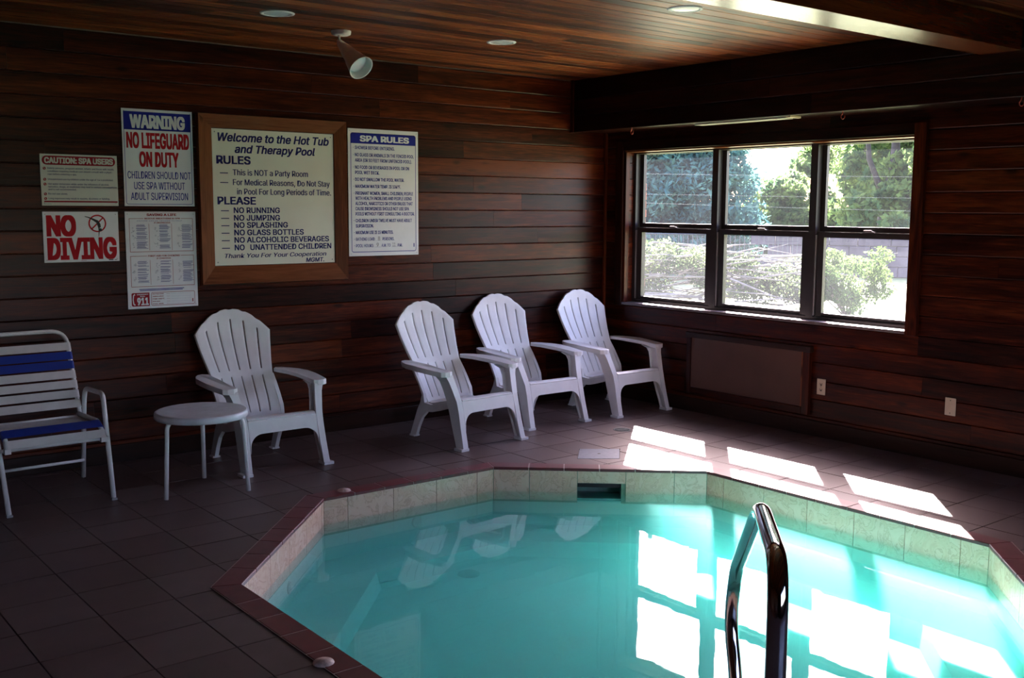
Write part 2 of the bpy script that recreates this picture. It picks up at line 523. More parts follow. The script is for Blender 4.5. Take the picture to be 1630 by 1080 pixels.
def lathe(name, prof, mat, parent=None, n=32, axis=None, origin=(0, 0, 0), smooth=True, cap=False):
    """profile (radius, height) turned about local z, optionally aimed along axis"""
    bm = bmesh.new()
    rings = []
    for r, z in prof:
        rings.append([bm.verts.new((r * math.cos(2 * PI * k / n), r * math.sin(2 * PI * k / n), z)) for k in range(n)])
    for i in range(len(rings) - 1):
        for k in range(n):
            bm.faces.new((rings[i][k], rings[i][(k + 1) % n], rings[i + 1][(k + 1) % n], rings[i + 1][k]))
    if cap:
        bm.faces.new(rings[0][::-1]); bm.faces.new(rings[-1])
    bmesh.ops.remove_doubles(bm, verts=bm.verts[:], dist=1e-5)
    bmesh.ops.recalc_face_normals(bm, faces=bm.faces[:])
    M = Matrix.Translation(origin)
    if axis is not None:
        M = M @ Vector(axis).to_track_quat('Z', 'Y').to_matrix().to_4x4()
    bm.transform(M)
    o = finish(name, bm, mat, parent, smooth=smooth)
    return o

def prism(name, poly, d0, d1, plane, mat, parent=None, bev=0.0):
    """extrude a 2D polygon; plane 'xy' -> z, 'yz' -> x, 'xz' -> y"""
    bm = bmesh.new()
    def mk(p, d):
        return {'xy': (p[0], p[1], d), 'yz': (d, p[0], p[1]), 'xz': (p[0], d, p[1])}[plane]
    a = [bm.verts.new(mk(p, d0)) for p in poly]
    b = [bm.verts.new(mk(p, d1)) for p in poly]
    n = len(poly)
    tris = tessellate_polygon([[Vector((p[0], p[1], 0)) for p in poly]])
    if bev:
        bm.faces.new(a); bm.faces.new(b[::-1])
    else:
        for t in tris:
            bm.faces.new([a[i] for i in t]); bm.faces.new([b[i] for i in t][::-1])
    for i in range(n):
        bm.faces.new((a[i], a[(i + 1) % n], b[(i + 1) % n], b[i]))
    bmesh.ops.recalc_face_normals(bm, faces=bm.faces[:])
    o = finish(name, bm, mat, parent)
    if bev:
        md = o.modifiers.new('bevel', 'BEVEL'); md.width = bev; md.segments = 2; md.limit_method = 'ANGLE'; md.angle_limit = R_(35)
    return o

def dup(root, loc, rz, label):
    r = root.copy()
    COL.objects.link(r)
    r.location = loc
    r.rotation_euler = (0, 0, rz)
    r['label'] = label
    for ch in list(root.children):
        c = ch.copy(); COL.objects.link(c); c.parent = r
        for g in list(ch.children):
            d = g.copy(); COL.objects.link(d); d.parent = c
    return r

def clip_half(poly, px, py, nx, ny, keep_pos):
    """clip convex polygon by the line through p with normal n"""
    out = []
    s = 1 if keep_pos else -1
    m = len(poly)
    for i in range(m):
        a, b = poly[i], poly[(i + 1) % m]
        da = s * ((a[0] - px) * nx + (a[1] - py) * ny)
        db = s * ((b[0] - px) * nx + (b[1] - py) * ny)
        if da >= 0: out.append(a)
        if (da > 0 and db < 0) or (da < 0 and db > 0):
            t = da / (da - db)
            out.append((a[0] + (b[0] - a[0]) * t, a[1] + (b[1] - a[1]) * t))
    return out

def area(poly):
    return abs(sum(poly[i][0] * poly[(i + 1) % len(poly)][1] - poly[(i + 1) % len(poly)][0] * poly[i][1] for i in range(len(poly)))) / 2 if len(poly) > 2 else 0

# ------------------------------------------------------------------ room dimensions
XW, YW, ZC = 6.445, 6.81, 2.71        # window wall, sign wall, ceiling
X0, Y0 = -2.0, -2.2                   # the two walls behind the camera
POOL = [(1.84, 4.21), (2.79, 5.22), (4.0, 5.22), (5.0, 4.317), (5.0, 2.49), (4.0, 1.587), (2.79, 1.587), (1.84, 2.55)]  # clockwise
NP = len(POOL)
PC = Vector((sum(p[0] for p in POOL) / NP, sum(p[1] for p in POOL) / NP))
def out_n(i):
    a, b = Vector(POOL[i]), Vector(POOL[(i + 1) % NP])
    d = (b - a).normalized()
    nn = Vector((-d.y, d.x))
    if nn.dot((a + b) / 2 - PC) < 0: nn = -nn
    return a, b, d, nn
def offset_poly(w):
    pts = []
    for i in range(NP):
        a0, b0, d0, n0 = out_n((i - 1) % NP)
        a1, b1, d1, n1 = out_n(i)
        p = Vector(POOL[i])
        bis = (n0 + n1).normalized()
        pts.append(p + bis * (w / bis.dot(n0)))
    return pts
OUT = offset_poly(0.12)

# ------------------------------------------------------------------ floor
def ring_floor():
    bm = bmesh.new()
    outer = [Vector((X0, Y0, 0)), Vector((XW + 0.01, Y0, 0)), Vector((XW + 0.01, YW + 0.01, 0)), Vector((X0, YW + 0.01, 0))]
    inner = [Vector((p[0], p[1], 0)) for p in offset_poly(0.02)]
    allp = outer + inner
    vt = [bm.verts.new((p.x, p.y, -0.006)) for p in allp]
    vb = [bm.verts.new((p.x, p.y, -0.12)) for p in allp]
    for t in tessellate_polygon([outer, inner]):
        bm.faces.new([vt[i] for i in t]); bm.faces.new([vb[i] for i in t][::-1])
    for seq in (list(range(4)), list(range(4, 4 + NP))):
        for k in range(len(seq)):
            a, b = seq[k], seq[(k + 1) % len(seq)]
            bm.faces.new((vt[a], vt[b], vb[b], vb[a]))
    bmesh.ops.recalc_face_normals(bm, faces=bm.faces[:])
    return finish('floor', bm, M_grout)
floor = struct(ring_floor())
rnd = random.Random(5)
TS = 0.3095
rest = bmesh.new()
LID = [(4.79, 5.282), (5.015, 5.113), (4.81, 4.905), (4.585, 5.075)]
def poly_minus_convex(poly, conv, inside_pt):
    pieces, cur = [], poly
    for i in range(len(conv)):
        a, b = conv[i], conv[(i + 1) % len(conv)]
        nx, ny = -(b[1] - a[1]), b[0] - a[0]
        if (inside_pt[0] - a[0]) * nx + (inside_pt[1] - a[1]) * ny > 0: nx, ny = -nx, -ny
        o_ = clip_half(cur, a[0], a[1], nx, ny, True)
        if area(o_) > 1e-5: pieces.append(o_)
        cur = clip_half(cur, a[0], a[1], nx, ny, False)
        if area(cur) < 1e-5: break
    return pieces
outp = [(p.x, p.y) for p in OUT]
lidc = (sum(p[0] for p in LID) / 4, sum(p[1] for p in LID) / 4)
for i in range(-10, 19):
    for j in range(-19, 12):
        xa, xb = 0.935 + TS * i + 0.003, 0.935 + TS * (i + 1) - 0.003
        ya, yb = 3.603 + 0.3125 * j + 0.003, 3.603 + 0.3125 * (j + 1) - 0.003
        xa, xb, ya, yb = max(xa, X0), min(xb, XW - 0.004), max(ya, Y0), min(yb, YW - 0.004)
        if xb - xa < 0.02 or yb - ya < 0.02: continue
        pcs = poly_minus_convex([(xa, ya), (xb, ya), (xb, yb), (xa, yb)], outp, tuple(PC))
        p2 = []
        for q in pcs:
            p2 += poly_minus_convex(q, LID, lidc)
        pcs = [q for q in p2 if area(q) > 4e-5]
        if not pcs: continue
        vis = xb > 0.55 and yb > 3.0 and not (xa > 5.3 and yb < 2.2) and (xb - yb * 1.0 < 4.2) and xb > 0.9 - (yb - 3.2) * 0.0
        dz = rnd.uniform(-0.0006, 0.0006)
        def put(bm):
            for q in pcs:
                t = [bm.verts.new((p[0], p[1], dz)) for p in q]
                b = [bm.verts.new((p[0], p[1], -0.007)) for p in q]
                bm.faces.new(t)
                for k in range(len(q)):
                    bm.faces.new((t[k], b[k], b[(k + 1) % len(q)], t[(k + 1) % len(q)]))
        if vis:
            bm = bmesh.new(); put(bm)
            bmesh.ops.recalc_face_normals(bm, faces=bm.faces[:])
            finish('floor_tile', bm, M_tile, floor)
        else:
            put(rest)
bmesh.ops.recalc_face_normals(rest, faces=rest.faces[:])
ro = finish('floor_tiles_near_camera', rest, M_tile, floor)
ro.name = 'tiling'
ro['kind'] = 'stuff'

# ------------------------------------------------------------------ pool
pool = thing('spa_pool', 'eight sided sunken spa pool with marbled tile rim and red coping', 'pool', (0, 0, 0))
# shell: upright sides, a seat ledge all round and the floor
ZBEN, ZFLO = -0.37, -0.46
bm = bmesh.new()
lv = [(offset_poly(0.012), -0.19), (offset_poly(0.012), ZBEN), (offset_poly(-0.33), ZBEN), (offset_poly(-0.36), ZFLO)]
rg = [[bm.verts.new((p.x, p.y, z)) for p in P_l] for P_l, z in lv]
for q in range(3):
    for i in range(NP):
        bm.faces.new((rg[q][i], rg[q][(i + 1) % NP], rg[q + 1][(i + 1) % NP], rg[q + 1][i]))
bm.faces.new(rg[3])
bmesh.ops.recalc_face_normals(bm, faces=bm.faces[:])
if sum((f.normal.z for f in bm.faces)) < 0:
    bmesh.ops.reverse_faces(bm, faces=bm.faces[:])
finish('basin', bm, M_shell, pool)
# wall behind the liner tiles
bm = bmesh.new()
PT = offset_poly(0.008)
SK0, SK1 = 0.535, 0.812   # skimmer opening along edge 2
def wall_quad(bm, i, s0, s1, z0, z1, off=0.008):
    a, b, d, nn = out_n(i)
    L = (b - a).length
    p, q = a + d * s0 + nn * off, a + d * s1 + nn * off
    v = [bm.verts.new((p.x, p.y, z0)), bm.verts.new((q.x, q.y, z0)), bm.verts.new((q.x, q.y, z1)), bm.verts.new((p.x, p.y, z1))]
    f = bm.faces.new(v); 
for i in range(NP):
    a, b, d, nn = out_n(i)
    L = (b - a).length
    if i == 2:
        wall_quad(bm, i, -0.004, SK0, -0.22, -0.01); wall_quad(bm, i, SK1, L + 0.004, -0.22, -0.01)
        wall_quad(bm, i, SK0, SK1, -0.09, -0.01)
    else:
        wall_quad(bm, i, -0.004, L + 0.004, -0.22, -0.01)
finish('wall_grout', bm, M_liner_g, pool)
# liner tiles
def liner_tile(i, s0, s1, z0, z1):
    a, b, d, nn = out_n(i)
    bm = bmesh.new()
    pts = []
    for s in (s0, s1):
        for off in (0.0, 0.0079):
            p = a + d * s + nn * off
            pts.append(p)
    vs_ = []
    for z in (z0, z1):
        for p in pts: vs_.append(bm.verts.new((p.x, p.y, z)))
    for f in ((0, 2, 6, 4), (2, 3, 7, 6), (0, 4, 5, 1), (4, 6, 7, 5), (0, 1, 3, 2)):
        bm.faces.new([vs_[k] for k in f])
    bmesh.ops.recalc_face_normals(bm, faces=bm.faces[:])
    finish('rim_tile', bm, M_marble, pool)
offs = {0: 0.10, 1: 0.155, 2: 0.23, 3: 0.136, 4: 0.2, 5: 0.15, 6: 0.12, 7: 0.18}
for i in range(NP):
    a, b, d, nn = out_n(i)
    L = (b - a).length
    sp = 0.3085 if i != 2 else 0.305
    cuts = [0.0]
    s = offs[i]
    while s < L - 0.04:
        cuts.append(s); s += sp
    cuts.append(L)
    for k in range(len(cuts) - 1):
        s0, s1 = cuts[k] + 0.0018, cuts[k + 1] - 0.0018
        if i == 2 and abs(cuts[k] - 0.535) < 0.02:
            liner_tile(i, s0, s1, -0.088, -0.004)
        else:
            liner_tile(i, s0, s1, -0.205, -0.004)
# coping
for i in range(NP):
    a, b, d, nn = out_n(i)
    L = (b - a).length
    oa, ob = OUT[i], OUT[(i + 1) % NP]
    k = max(1, round(L / 0.21))
    for j in range(k):
        t0, t1 = j / k, (j + 1) / k
        def quad(t, first, last):
            return t
        g = 0.0028 / L
        p0, p1 = a + (b - a) * (t0 + g), a + (b - a) * (t1 - g)
        q0 = (oa + (ob - oa) * ((a + (b - a) * t0 - oa).dot(d) / (ob - oa).length)) if j > 0 else oa
        q1 = (oa + (ob - oa) * ((a + (b - a) * t1 - oa).dot(d) / (ob - oa).length)) if j < k - 1 else ob
        q0 = q0 + d * 0.0028; q1 = q1 - d * 0.0028
        bm = bmesh.new()
        pl = [p0 - nn * 0.004, p1 - nn * 0.004, q1 - nn * 0.003, q0 - nn * 0.003]
        tv = [bm.verts.new((p.x, p.y, 0.006)) for p in pl]
        bv = [bm.verts.new((p.x, p.y, -0.012)) for p in pl]
        ft = bm.faces.new(tv); bm.faces.new(bv[::-1])
        for q in range(4):
            bm.faces.new((tv[q], tv[(q + 1) % 4], bv[(q + 1) % 4], bv[q]))
        bmesh.ops.recalc_face_normals(bm, faces=bm.faces[:])
        bmesh.ops.bevel(bm, geom=[e for e in bm.edges if all(v.co.z > 0 for v in e.verts)], offset=0.003, segments=1, affect='EDGES')
        finish('coping_tile', bm, M_cop, pool)
# bedding under the coping, paler joints
bm = bmesh.new()
for i in range(NP):
    a, b, d, nn = out_n(i)
    v = [bm.verts.new((p.x, p.y, 0.0040)) for p in (a, b, OUT[(i + 1) % NP], OUT[i])]
    w = [bm.verts.new((p.x, p.y, -0.013)) for p in (a, b, OUT[(i + 1) % NP], OUT[i])]
    bm.faces.new(v); bm.faces.new(w[::-1])
    bm.faces.new((v[0], v[1], w[1], w[0]))
bmesh.ops.remove_doubles(bm, verts=bm.verts[:], dist=1e-4)
bmesh.ops.recalc_face_normals(bm, faces=bm.faces[:])
finish('coping_grout', bm, M_groutl, pool)
# skimmer throat
a, b, d, nn = out_n(2)
p, q = a + d * SK0, a + d * SK1
bm = bmesh.new()
M_throat = simple('skimmer_throat', (0.16, 0.22, 0.2), 0.5)
ring = []
for off in (0.002, 0.22):
    for pt, z in ((p, -0.20), (q, -0.20), (q, -0.090), (p, -0.090)):
        c = pt + nn * off
        ring.append(bm.verts.new((c.x, c.y, z)))
for k in range(4):
    bm.faces.new((ring[k], ring[(k + 1) % 4], ring[4 + (k + 1) % 4], ring[4 + k]))
bm.faces.new(ring[4:])
bmesh.ops.recalc_face_normals(bm, faces=bm.faces[:]); bmesh.ops.reverse_faces(bm, faces=bm.faces[:])
finish('skimmer_mouth', bm, M_throat, pool)
# return jets and main drain
def jet(cx, cy, cz, nx, ny, name='return_jet'):
    lathe(name, [(0.0, 0.012), (0.012, 0.014), (0.016, 0.006), (0.026, 0.010), (0.034, 0.006), (0.036, 0.0)], M_jet, pool, 20, axis=(nx, ny, 0), origin=(cx, cy, cz))
jet(3.419, 5.226, -0.25, 0, -1)
jet(5.006, 2.955, -0.25, -1, 0)
jet(2.335, 4.752, -0.28, 1.01 / 1.383, -0.945 / 1.383)
lathe('main_drain', [(0.0, 0.016), (0.04, 0.015), (0.06, 0.008), (0.066, 0.0)], M_drain, pool, 28, origin=(3.47, 4.76, -0.459))
# water
bm = bmesh.new()
PWt = offset_poly(-0.002)
ZWT = -0.150
tv = [bm.verts.new((p.x, p.y, ZWT)) for p in PWt]
bv = [bm.verts.new((p.x, p.y, -0.48)) for p in PWt]
bm.faces.new(tv); bm.faces.new(bv)
for i in range(NP):
    bm.faces.new((tv[i], tv[(i + 1) % NP], bv[(i + 1) % NP], bv[i]))
bmesh.ops.recalc_face_normals(bm, faces=bm.faces[:])
water = finish('pool_water', bm, M_water)
tag(water, 'cloudy turquoise water filling the eight sided pool', 'water')

# skimmer lid in the deck, round deck drain
sl = thing('skimmer_lid', 'square pale grey access lid in the floor tiles behind the pool', 'lid', (lidc[0], lidc[1], 0))
bm = bmesh.new()
li = [((p[0] - lidc[0]) * 0.975, (p[1] - lidc[1]) * 0.975) for p in LID]
tv = [bm.verts.new((p[0], p[1], 0.001)) for p in li]; bv = [bm.verts.new((p[0], p[1], -0.006)) for p in li]
bm.faces.new(tv)
for k in range(4): bm.faces.new((tv[k], tv[(k + 1) % 4], bv[(k + 1) % 4], bv[k]))
bmesh.ops.recalc_face_normals(bm, faces=bm.faces[:])
finish('plate', bm, M_lid, sl)
lathe('finger_hole', [(0.0, 0.0018), (0.009, 0.0018), (0.011, 0.001)], M_slot, sl, 14)
dr = thing('floor_drain', 'round dark floor drain beside the sunlit floor patch', 'drain', (5.47, 5.56, 0.001))
lathe('rim', [(0.052, 0.0), (0.060, 0.003), (0.064, 0.003), (0.066, 0.0)], M_drain, dr, 28)
bm = bmesh.new()
for k in range(-4, 5):
    h = math.sqrt(max(0, 0.052 ** 2 - (k * 0.0115) ** 2))
    add_box(bm, k * 0.0115 - 0.003, k * 0.0115 + 0.003, -h, h, 0, 0.0025)
add_box(bm, -0.052, 0.052, -0.004, 0.004, 0, 0.0028)
finish('grate', bm, M_drain, dr)
for (cx, cy, lab) in ((1.738, 3.274, 'small round cap on the coping at the front left of the pool'), (2.96, 5.29, 'small round cap on the coping nearest the side table')):
    c = lathe('deck_cap', [(0.0, 0.014), (0.014, 0.013), (0.020, 0.009), (0.036, 0.007), (0.040, 0.0)], M_wax, None, 24)
    c.location = (cx, cy, 0.005)
    tag(c, lab, 'cap')

# ------------------------------------------------------------------ boarded walls
BH = 0.1351
ZB0 = 0.0025
def board(parent, name, axis, u0, u1, z0, z1, face, sgn, mat, d=0.02, lap=0.007):
    """horizontal board. axis: 'x' runs along x on a y=face wall, 'y' runs along y on an x=face wall; sgn: direction into the room"""
    bm = bmesh.new()
    c = 0.005
    g = 0.0010
    prof = [(0, z0 + g), (d - c * 0.6, z0 + g), (d, z0 + g + c), (d - lap * 0.5, z1 - g - c), (d - lap * 0.5 - c, z1 - g), (0, z1 - g)]
    rings = []
    for u in (u0 + 0.0006, u1 - 0.0006):
        row = []
        for t, z in prof:
            w = face + sgn * (t - 0.02)
            row.append(bm.verts.new((u, w, z) if axis == 'x' else (w, u, z)))
        rings.append(row)
    n = len(prof)
    for k in range(n):
        bm.faces.new((rings[0][k], rings[0][(k + 1) % n], rings[1][(k + 1) % n], rings[1][k]))
    bm.faces.new(rings[0][::-1]); bm.faces.new(rings[1])
    bmesh.ops.recalc_face_normals(bm, faces=bm.faces[:])
    return finish(name, bm, mat, parent)

wall_l = struct(box('wall_left', X0 - 0.1, XW + 0.25, YW + 0.021, YW + 0.2, -0.1, 3.1, M_mortar))
rnd = random.Random(21)
rows = int((2.71 - ZB0) / BH) + 1
fixed_joints = {}
for r in range(rows):
    z0, z1 = ZB0 + BH * r, min(ZB0 + BH * (r + 1), 2.712)
    if z1 - z0 < 0.02: continue
    x = X0 + rnd.uniform(0.1, 1.5)
    cuts = [X0]
    while x < XW - 0.5:
        cuts.append(x); x += rnd.uniform(1.1, 2.9)
    cuts.append(XW)
    for k in range(len(cuts) - 1):
        if cuts[k + 1] < 0.6 and r >= 0 and False: continue
        board(wall_l, 'wall_board', 'x', cuts[k], cuts[k + 1], z0, z1, YW, -1, MW_X)

# window wall
OY0, OY1, OZ0, OZ1 = 3.865, 6.550, 0.84, 2.118
wall_r = sroot('wall_right')
bm = bmesh.new()
XO = 6.64
for (ya, yb, za, zb) in ((Y0 - 0.1, OY0 - 0.01, -0.1, 3.1), (OY1 + 0.01, YW + 0.2, -0.1, 3.1), (OY0 - 0.01, OY1 + 0.01, -0.1, OZ0 - 0.01), (OY0 - 0.01, OY1 + 0.01, OZ1 + 0.01, 3.1)):
    add_box(bm, XW + 0.021, XO, ya, yb, za, zb)
finish('backing', bm, M_roomw, wall_r)
rnd = random.Random(8)
for r in range(rows):
    z0, z1 = ZB0 + BH * r, min(ZB0 + BH * (r + 1), 2.712)
    if z1 - z0 < 0.02: continue
    spans = []
    if z1 <= OZ0 or z0 >= OZ1:
        spans = [(Y0, YW - 0.0, z0, z1)]
    else:
        spans = [(Y0, OY0, z0, z1), (OY1, YW - 0.0, z0, z1)]
        if z0 < OZ0 - 0.015: spans.append((OY0, OY1, z0, OZ0))
        if z1 > OZ1 + 0.015: spans.append((OY0, OY1, OZ1, z1))
    for (ya, yb, za, zb) in spans:
        cuts = [ya]
        y = ya + rnd.uniform(0.8, 2.6)
        while y < yb - 0.5:
            cuts.append(y); y += rnd.uniform(1.2, 2.8)
        cuts.append(yb)
        for k in range(len(cuts) - 1):
            board(wall_r, 'wall_board', 'y', cuts[k], cuts[k + 1], za, zb, XW, -1, MW_Y)

# walls behind the camera, the back one with an unseen window added and sized for fill daylight
wb = sroot('wall_back')
bm = bmesh.new()
BX0, BX1, BZ0, BZ1 = 0.8, 4.4, 0.85, 2.2
for (xa, xb, za, zb) in ((X0 - 0.1, BX0, -0.1, 3.1), (BX1, XW + 0.25, -0.1, 3.1), (BX0, BX1, -0.1, BZ0), (BX0, BX1, BZ1, 3.1)):
    add_box(bm, xa, xb, Y0 - 0.2, Y0, za, zb)
finish('boarding', bm, MW_X, wb)
ws = struct(box('wall_side', X0 - 0.2, X0, Y0, YW, -0.1, 3.1, MW_Y))
w2 = sroot('fill_window')
bm = bmesh.new(); bm.faces.new([bm.verts.new(p) for p in ((BX0, Y0 - 0.1, BZ0), (BX1, Y0 - 0.1, BZ0), (BX1, Y0 - 0.1, BZ1), (BX0, Y0 - 0.1, BZ1))])
finish('pane', bm, M_glass, w2)
bm = bmesh.new()
for xx in (BX0, (BX0 + BX1) / 2 - 0.03, BX1 - 0.06):
    add_box(bm, xx, xx + 0.06, Y0 - 0.15, Y0 - 0.06, BZ0, BZ1)
add_box(bm, BX0 + 0.06, BX1 - 0.06, Y0 - 0.15, Y0 - 0.06, BZ0, BZ0 + 0.06); add_box(bm, BX0 + 0.06, BX1 - 0.06, Y0 - 0.15, Y0 - 0.06, BZ1 - 0.06, BZ1)
finish('window_frame', bm, M_bronze, w2)

# baseboards and corner trim
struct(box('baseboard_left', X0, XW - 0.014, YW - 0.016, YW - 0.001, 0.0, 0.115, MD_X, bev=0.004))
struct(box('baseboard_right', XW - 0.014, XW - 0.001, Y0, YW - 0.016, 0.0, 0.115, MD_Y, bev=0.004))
struct(box('trim_1', XW - 0.026, XW - 0.001, YW - 0.028, YW - 0.001, 0.116, 2.288, MW_Z, bev=0.006))

# ------------------------------------------------------------------ ceiling
ceil = struct(box('ceiling', X0 - 0.1, XW + 0.25, Y0 - 0.1, YW + 0.2, ZC + 0.021, ZC + 0.18, M_roomw))
rnd = random.Random(33)
CW = 0.110
y = YW
CANS = [(2.73, 5.55), (4.31, 5.555), (4.36, 4.01)]
k = 0
def ceil_board(xa, xb, ya, yb):
    bm = bmesh.new()
    c = 0.004; g = 0.0008
    prof = [(ya + g, 0.02), (ya + g, 0.004), (ya + g + c, 0.0), (yb - g - c, 0.0), (yb - g, 0.004), (yb - g, 0.02)]
    rings = [[bm.verts.new((u, p, ZC + z)) for p, z in prof] for u in (xa + 0.0006, xb - 0.0006)]
    n = len(prof)
    for q in range(n):
        bm.faces.new((rings[0][q], rings[0][(q + 1) % n], rings[1][(q + 1) % n], rings[1][q]))
    bm.faces.new(rings[0][::-1]); bm.faces.new(rings[1])
    bmesh.ops.recalc_face_normals(bm, faces=bm.faces[:])
    finish('ceiling_board', bm, MC_X, ceil)
while y > 2.6:
    ya, yb = y - CW, y
    cuts = [X0]
    x = X0 + rnd.uniform(0.2, 2.4)
    while x < XW - 0.4:
        cuts.append(x); x += rnd.uniform(1.6, 3.4)
    cuts.append(XW)
    for q in range(len(cuts) - 1):
        ceil_board(cuts[q], cuts[q + 1], ya, yb)
    y -= CW
box('soffit_near_camera', X0, XW, Y0, y, ZC, ZC + 0.02, MC_X, ceil).name = 'boarding'

# boxed soffit over the window
sf = sroot('trim_2')
ZS = 2.292
XS = 6.035
box('backing', XS + 0.02, XW - 0.001, Y0, YW - 0.001, ZS + 0.02, ZC, M_roomw, sf)
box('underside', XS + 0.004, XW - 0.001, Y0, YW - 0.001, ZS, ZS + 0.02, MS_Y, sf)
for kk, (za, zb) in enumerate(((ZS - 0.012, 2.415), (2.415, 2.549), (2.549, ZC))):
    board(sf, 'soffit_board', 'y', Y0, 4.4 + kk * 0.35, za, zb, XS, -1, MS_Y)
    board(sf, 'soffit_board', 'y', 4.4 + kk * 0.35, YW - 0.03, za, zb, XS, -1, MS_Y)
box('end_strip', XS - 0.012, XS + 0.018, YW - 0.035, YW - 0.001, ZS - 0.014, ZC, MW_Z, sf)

# ceiling beam
bmn = struct(box('trim_3', X0, XS, 3.00, 3.245, 2.540, ZC + 0.02, MB_X, bev=0.004))

# ------------------------------------------------------------------ window
win = sroot('window_1')
XI = 6.53   # inner face of the window unit
# jamb linings (short boards on the left, as the photo shows)
for k in range(10):
    z0 = max(OZ0 + 0.004, ZB0 + BH * (6 + k)); z1 = min(OZ1 - 0.002, ZB0 + BH * (7 + k))
    if z1 - z0 > 0.02:
        box('jamb_board', XW + 0.028, XI, OY1 - 0.002, OY1 + 0.012, z0 + 0.0015, z1 - 0.0015, MW_X, win, bev=0.002, seg=1)
box('jamb_edge', XW - 0.02, XW + 0.026, OY1 - 0.012, OY1 + 0.012, OZ0, OZ1, MW_Z, win, bev=0.003)
box('jamb', XW - 0.02, XI, OY0 - 0.012, OY0 + 0.002, OZ0, OZ1, MW_Z, win)
box('head_lining', XW - 0.02, XI + 0.1, OY0, OY1, OZ1, OZ1 + 0.012, MF_X, win)
M_sill = simple('sill_varnished', (0.16, 0.13, 0.13), 0.3, noise_amt=0.2, nscale=8)
box('sill', XW - 0.026, XI + 0.12, OY0 - 0.03, OY1 + 0.03, OZ0 - 0.022, OZ0, M_sill, win, bev=0.003)
# casings
CO = 0.088
box('casing', XW - 0.034, XW - 0.001, OY0 - CO, OY0 - 0.003, OZ0 - 0.03, OZ1 + CO + 0.005, MW_Z, win, bev=0.004)
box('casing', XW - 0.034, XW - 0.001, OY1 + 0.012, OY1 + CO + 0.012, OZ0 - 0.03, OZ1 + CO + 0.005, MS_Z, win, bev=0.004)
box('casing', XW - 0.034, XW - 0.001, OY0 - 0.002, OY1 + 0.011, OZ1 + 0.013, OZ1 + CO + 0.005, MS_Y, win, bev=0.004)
# three double-hung units
UB = [6.550, 5.640, 4.710, 3.790]
def rect_frame(bm, x0, x1, ya, yb, za, zb, w, wb=None, wt=None):
    wb = w if wb is None else wb
    wt = w if wt is None else wt
    add_box(bm, x0, x1, ya, ya + w, za, zb)
    add_box(bm, x0, x1, yb - w, yb, za, zb)
    add_box(bm, x0, x1, ya + w, yb - w, za, za + wb)
    add_box(bm, x0, x1, ya + w, yb - w, zb - wt, zb)
for k in range(3):
    yb, ya = UB[k], UB[k + 1]
    bm = bmesh.new()
    rect_frame(bm, XI, XI + 0.115, ya, yb, OZ0 + 0.001, OZ1 - 0.001, 0.03, 0.02, 0.01)
    finish('window_frame', bm, M_bronze, win)
    # bright track liners beside the lower sash
    bm = bmesh.new()
    add_box(bm, XI + 0.004, XI + 0.010, yb - 0.038, yb - 0.0305, OZ0 + 0.03, 1.46)
    add_box(bm, XI + 0.022, XI + 0.040, yb - 0.034, yb - 0.0302, OZ0 + 0.03, 1.46)
    finish('sash_track', bm, M_track, win)
    # upper sash (outside)
    bm = bmesh.new()
    gy0, gy1 = ya + 0.066, yb - 0.066
    rect_frame(bm, 6.585, 6.615, ya + 0.031, yb - 0.031, 1.485, OZ1 - 0.012, 0.036, 0.036, 0.004)
    s = finish('upper_sash', bm, M_bronze, win)
    bm = bmesh.new(); bm.faces.new([bm.verts.new(p) for p in ((6.60, gy0, 1.515), (6.60, gy1, 1.515), (6.60, gy1, OZ1 - 0.014), (6.60, gy0, OZ1 - 0.014))])
    finish('pane', bm, M_glass, s)
    # lower sash (inside)
    bm = bmesh.new()
    rect_frame(bm, 6.548, 6.580, ya + 0.039, yb - 0.039, OZ0 + 0.022, 1.482, 0.055, 0.030, 0.040)
    s = finish('lower_sash', bm, M_bronze, win)
    bm = bmesh.new(); bm.faces.new([bm.verts.new(p) for p in ((6.564, ya + 0.09, OZ0 + 0.05), (6.564, yb - 0.09, OZ0 + 0.05), (6.564, yb - 0.09, 1.444), (6.564, ya + 0.09, 1.444))])
    finish('pane', bm, M_glass, s)
    bm = bmesh.new(); add_box(bm, 6.548, 6.552, ya + 0.09, yb - 0.09, OZ0 + 0.0285, OZ0 + 0.036)
    finish('lift_rail', bm, M_track, s)
    bm = bmesh.new()
    add_box(bm, 6.552, 6.578, (ya + yb) / 2 - 0.035, (ya + yb) / 2 + 0.035, 1.4825, 1.492)
    add_box(bm, 6.556, 6.572, (ya + yb) / 2 - 0.012, (ya + yb) / 2 + 0.05, 1.492, 1.500)
    finish('sash_lock', bm, M_track, s)
    bm = bmesh.new()
    add_box(bm, 6.586, 6.612, ya + 0.07, yb - 0.07, 1.476, 1.4845)
    finish('meeting_strip', bm, M_track, win)
    # insect screen outside the lower sash
    bm = bmesh.new()
    v = [bm.verts.new(p) for p in ((6.630, ya + 0.03, OZ0 + 0.02), (6.630, yb - 0.03, OZ0 + 0.02), (6.630, yb - 0.03, 1.50), (6.630, ya + 0.03, 1.50))]
    bm.faces.new(v)
    finish('insect_screen', bm, M_screen, win)
    bm = bmesh.new()
    rect_frame(bm, 6.624, 6.637, ya + 0.031, yb - 0.031, OZ0 + 0.004, 1.500, 0.020, 0.020, 0.060)
    finish('screen_frame', bm, M_bronze, win)

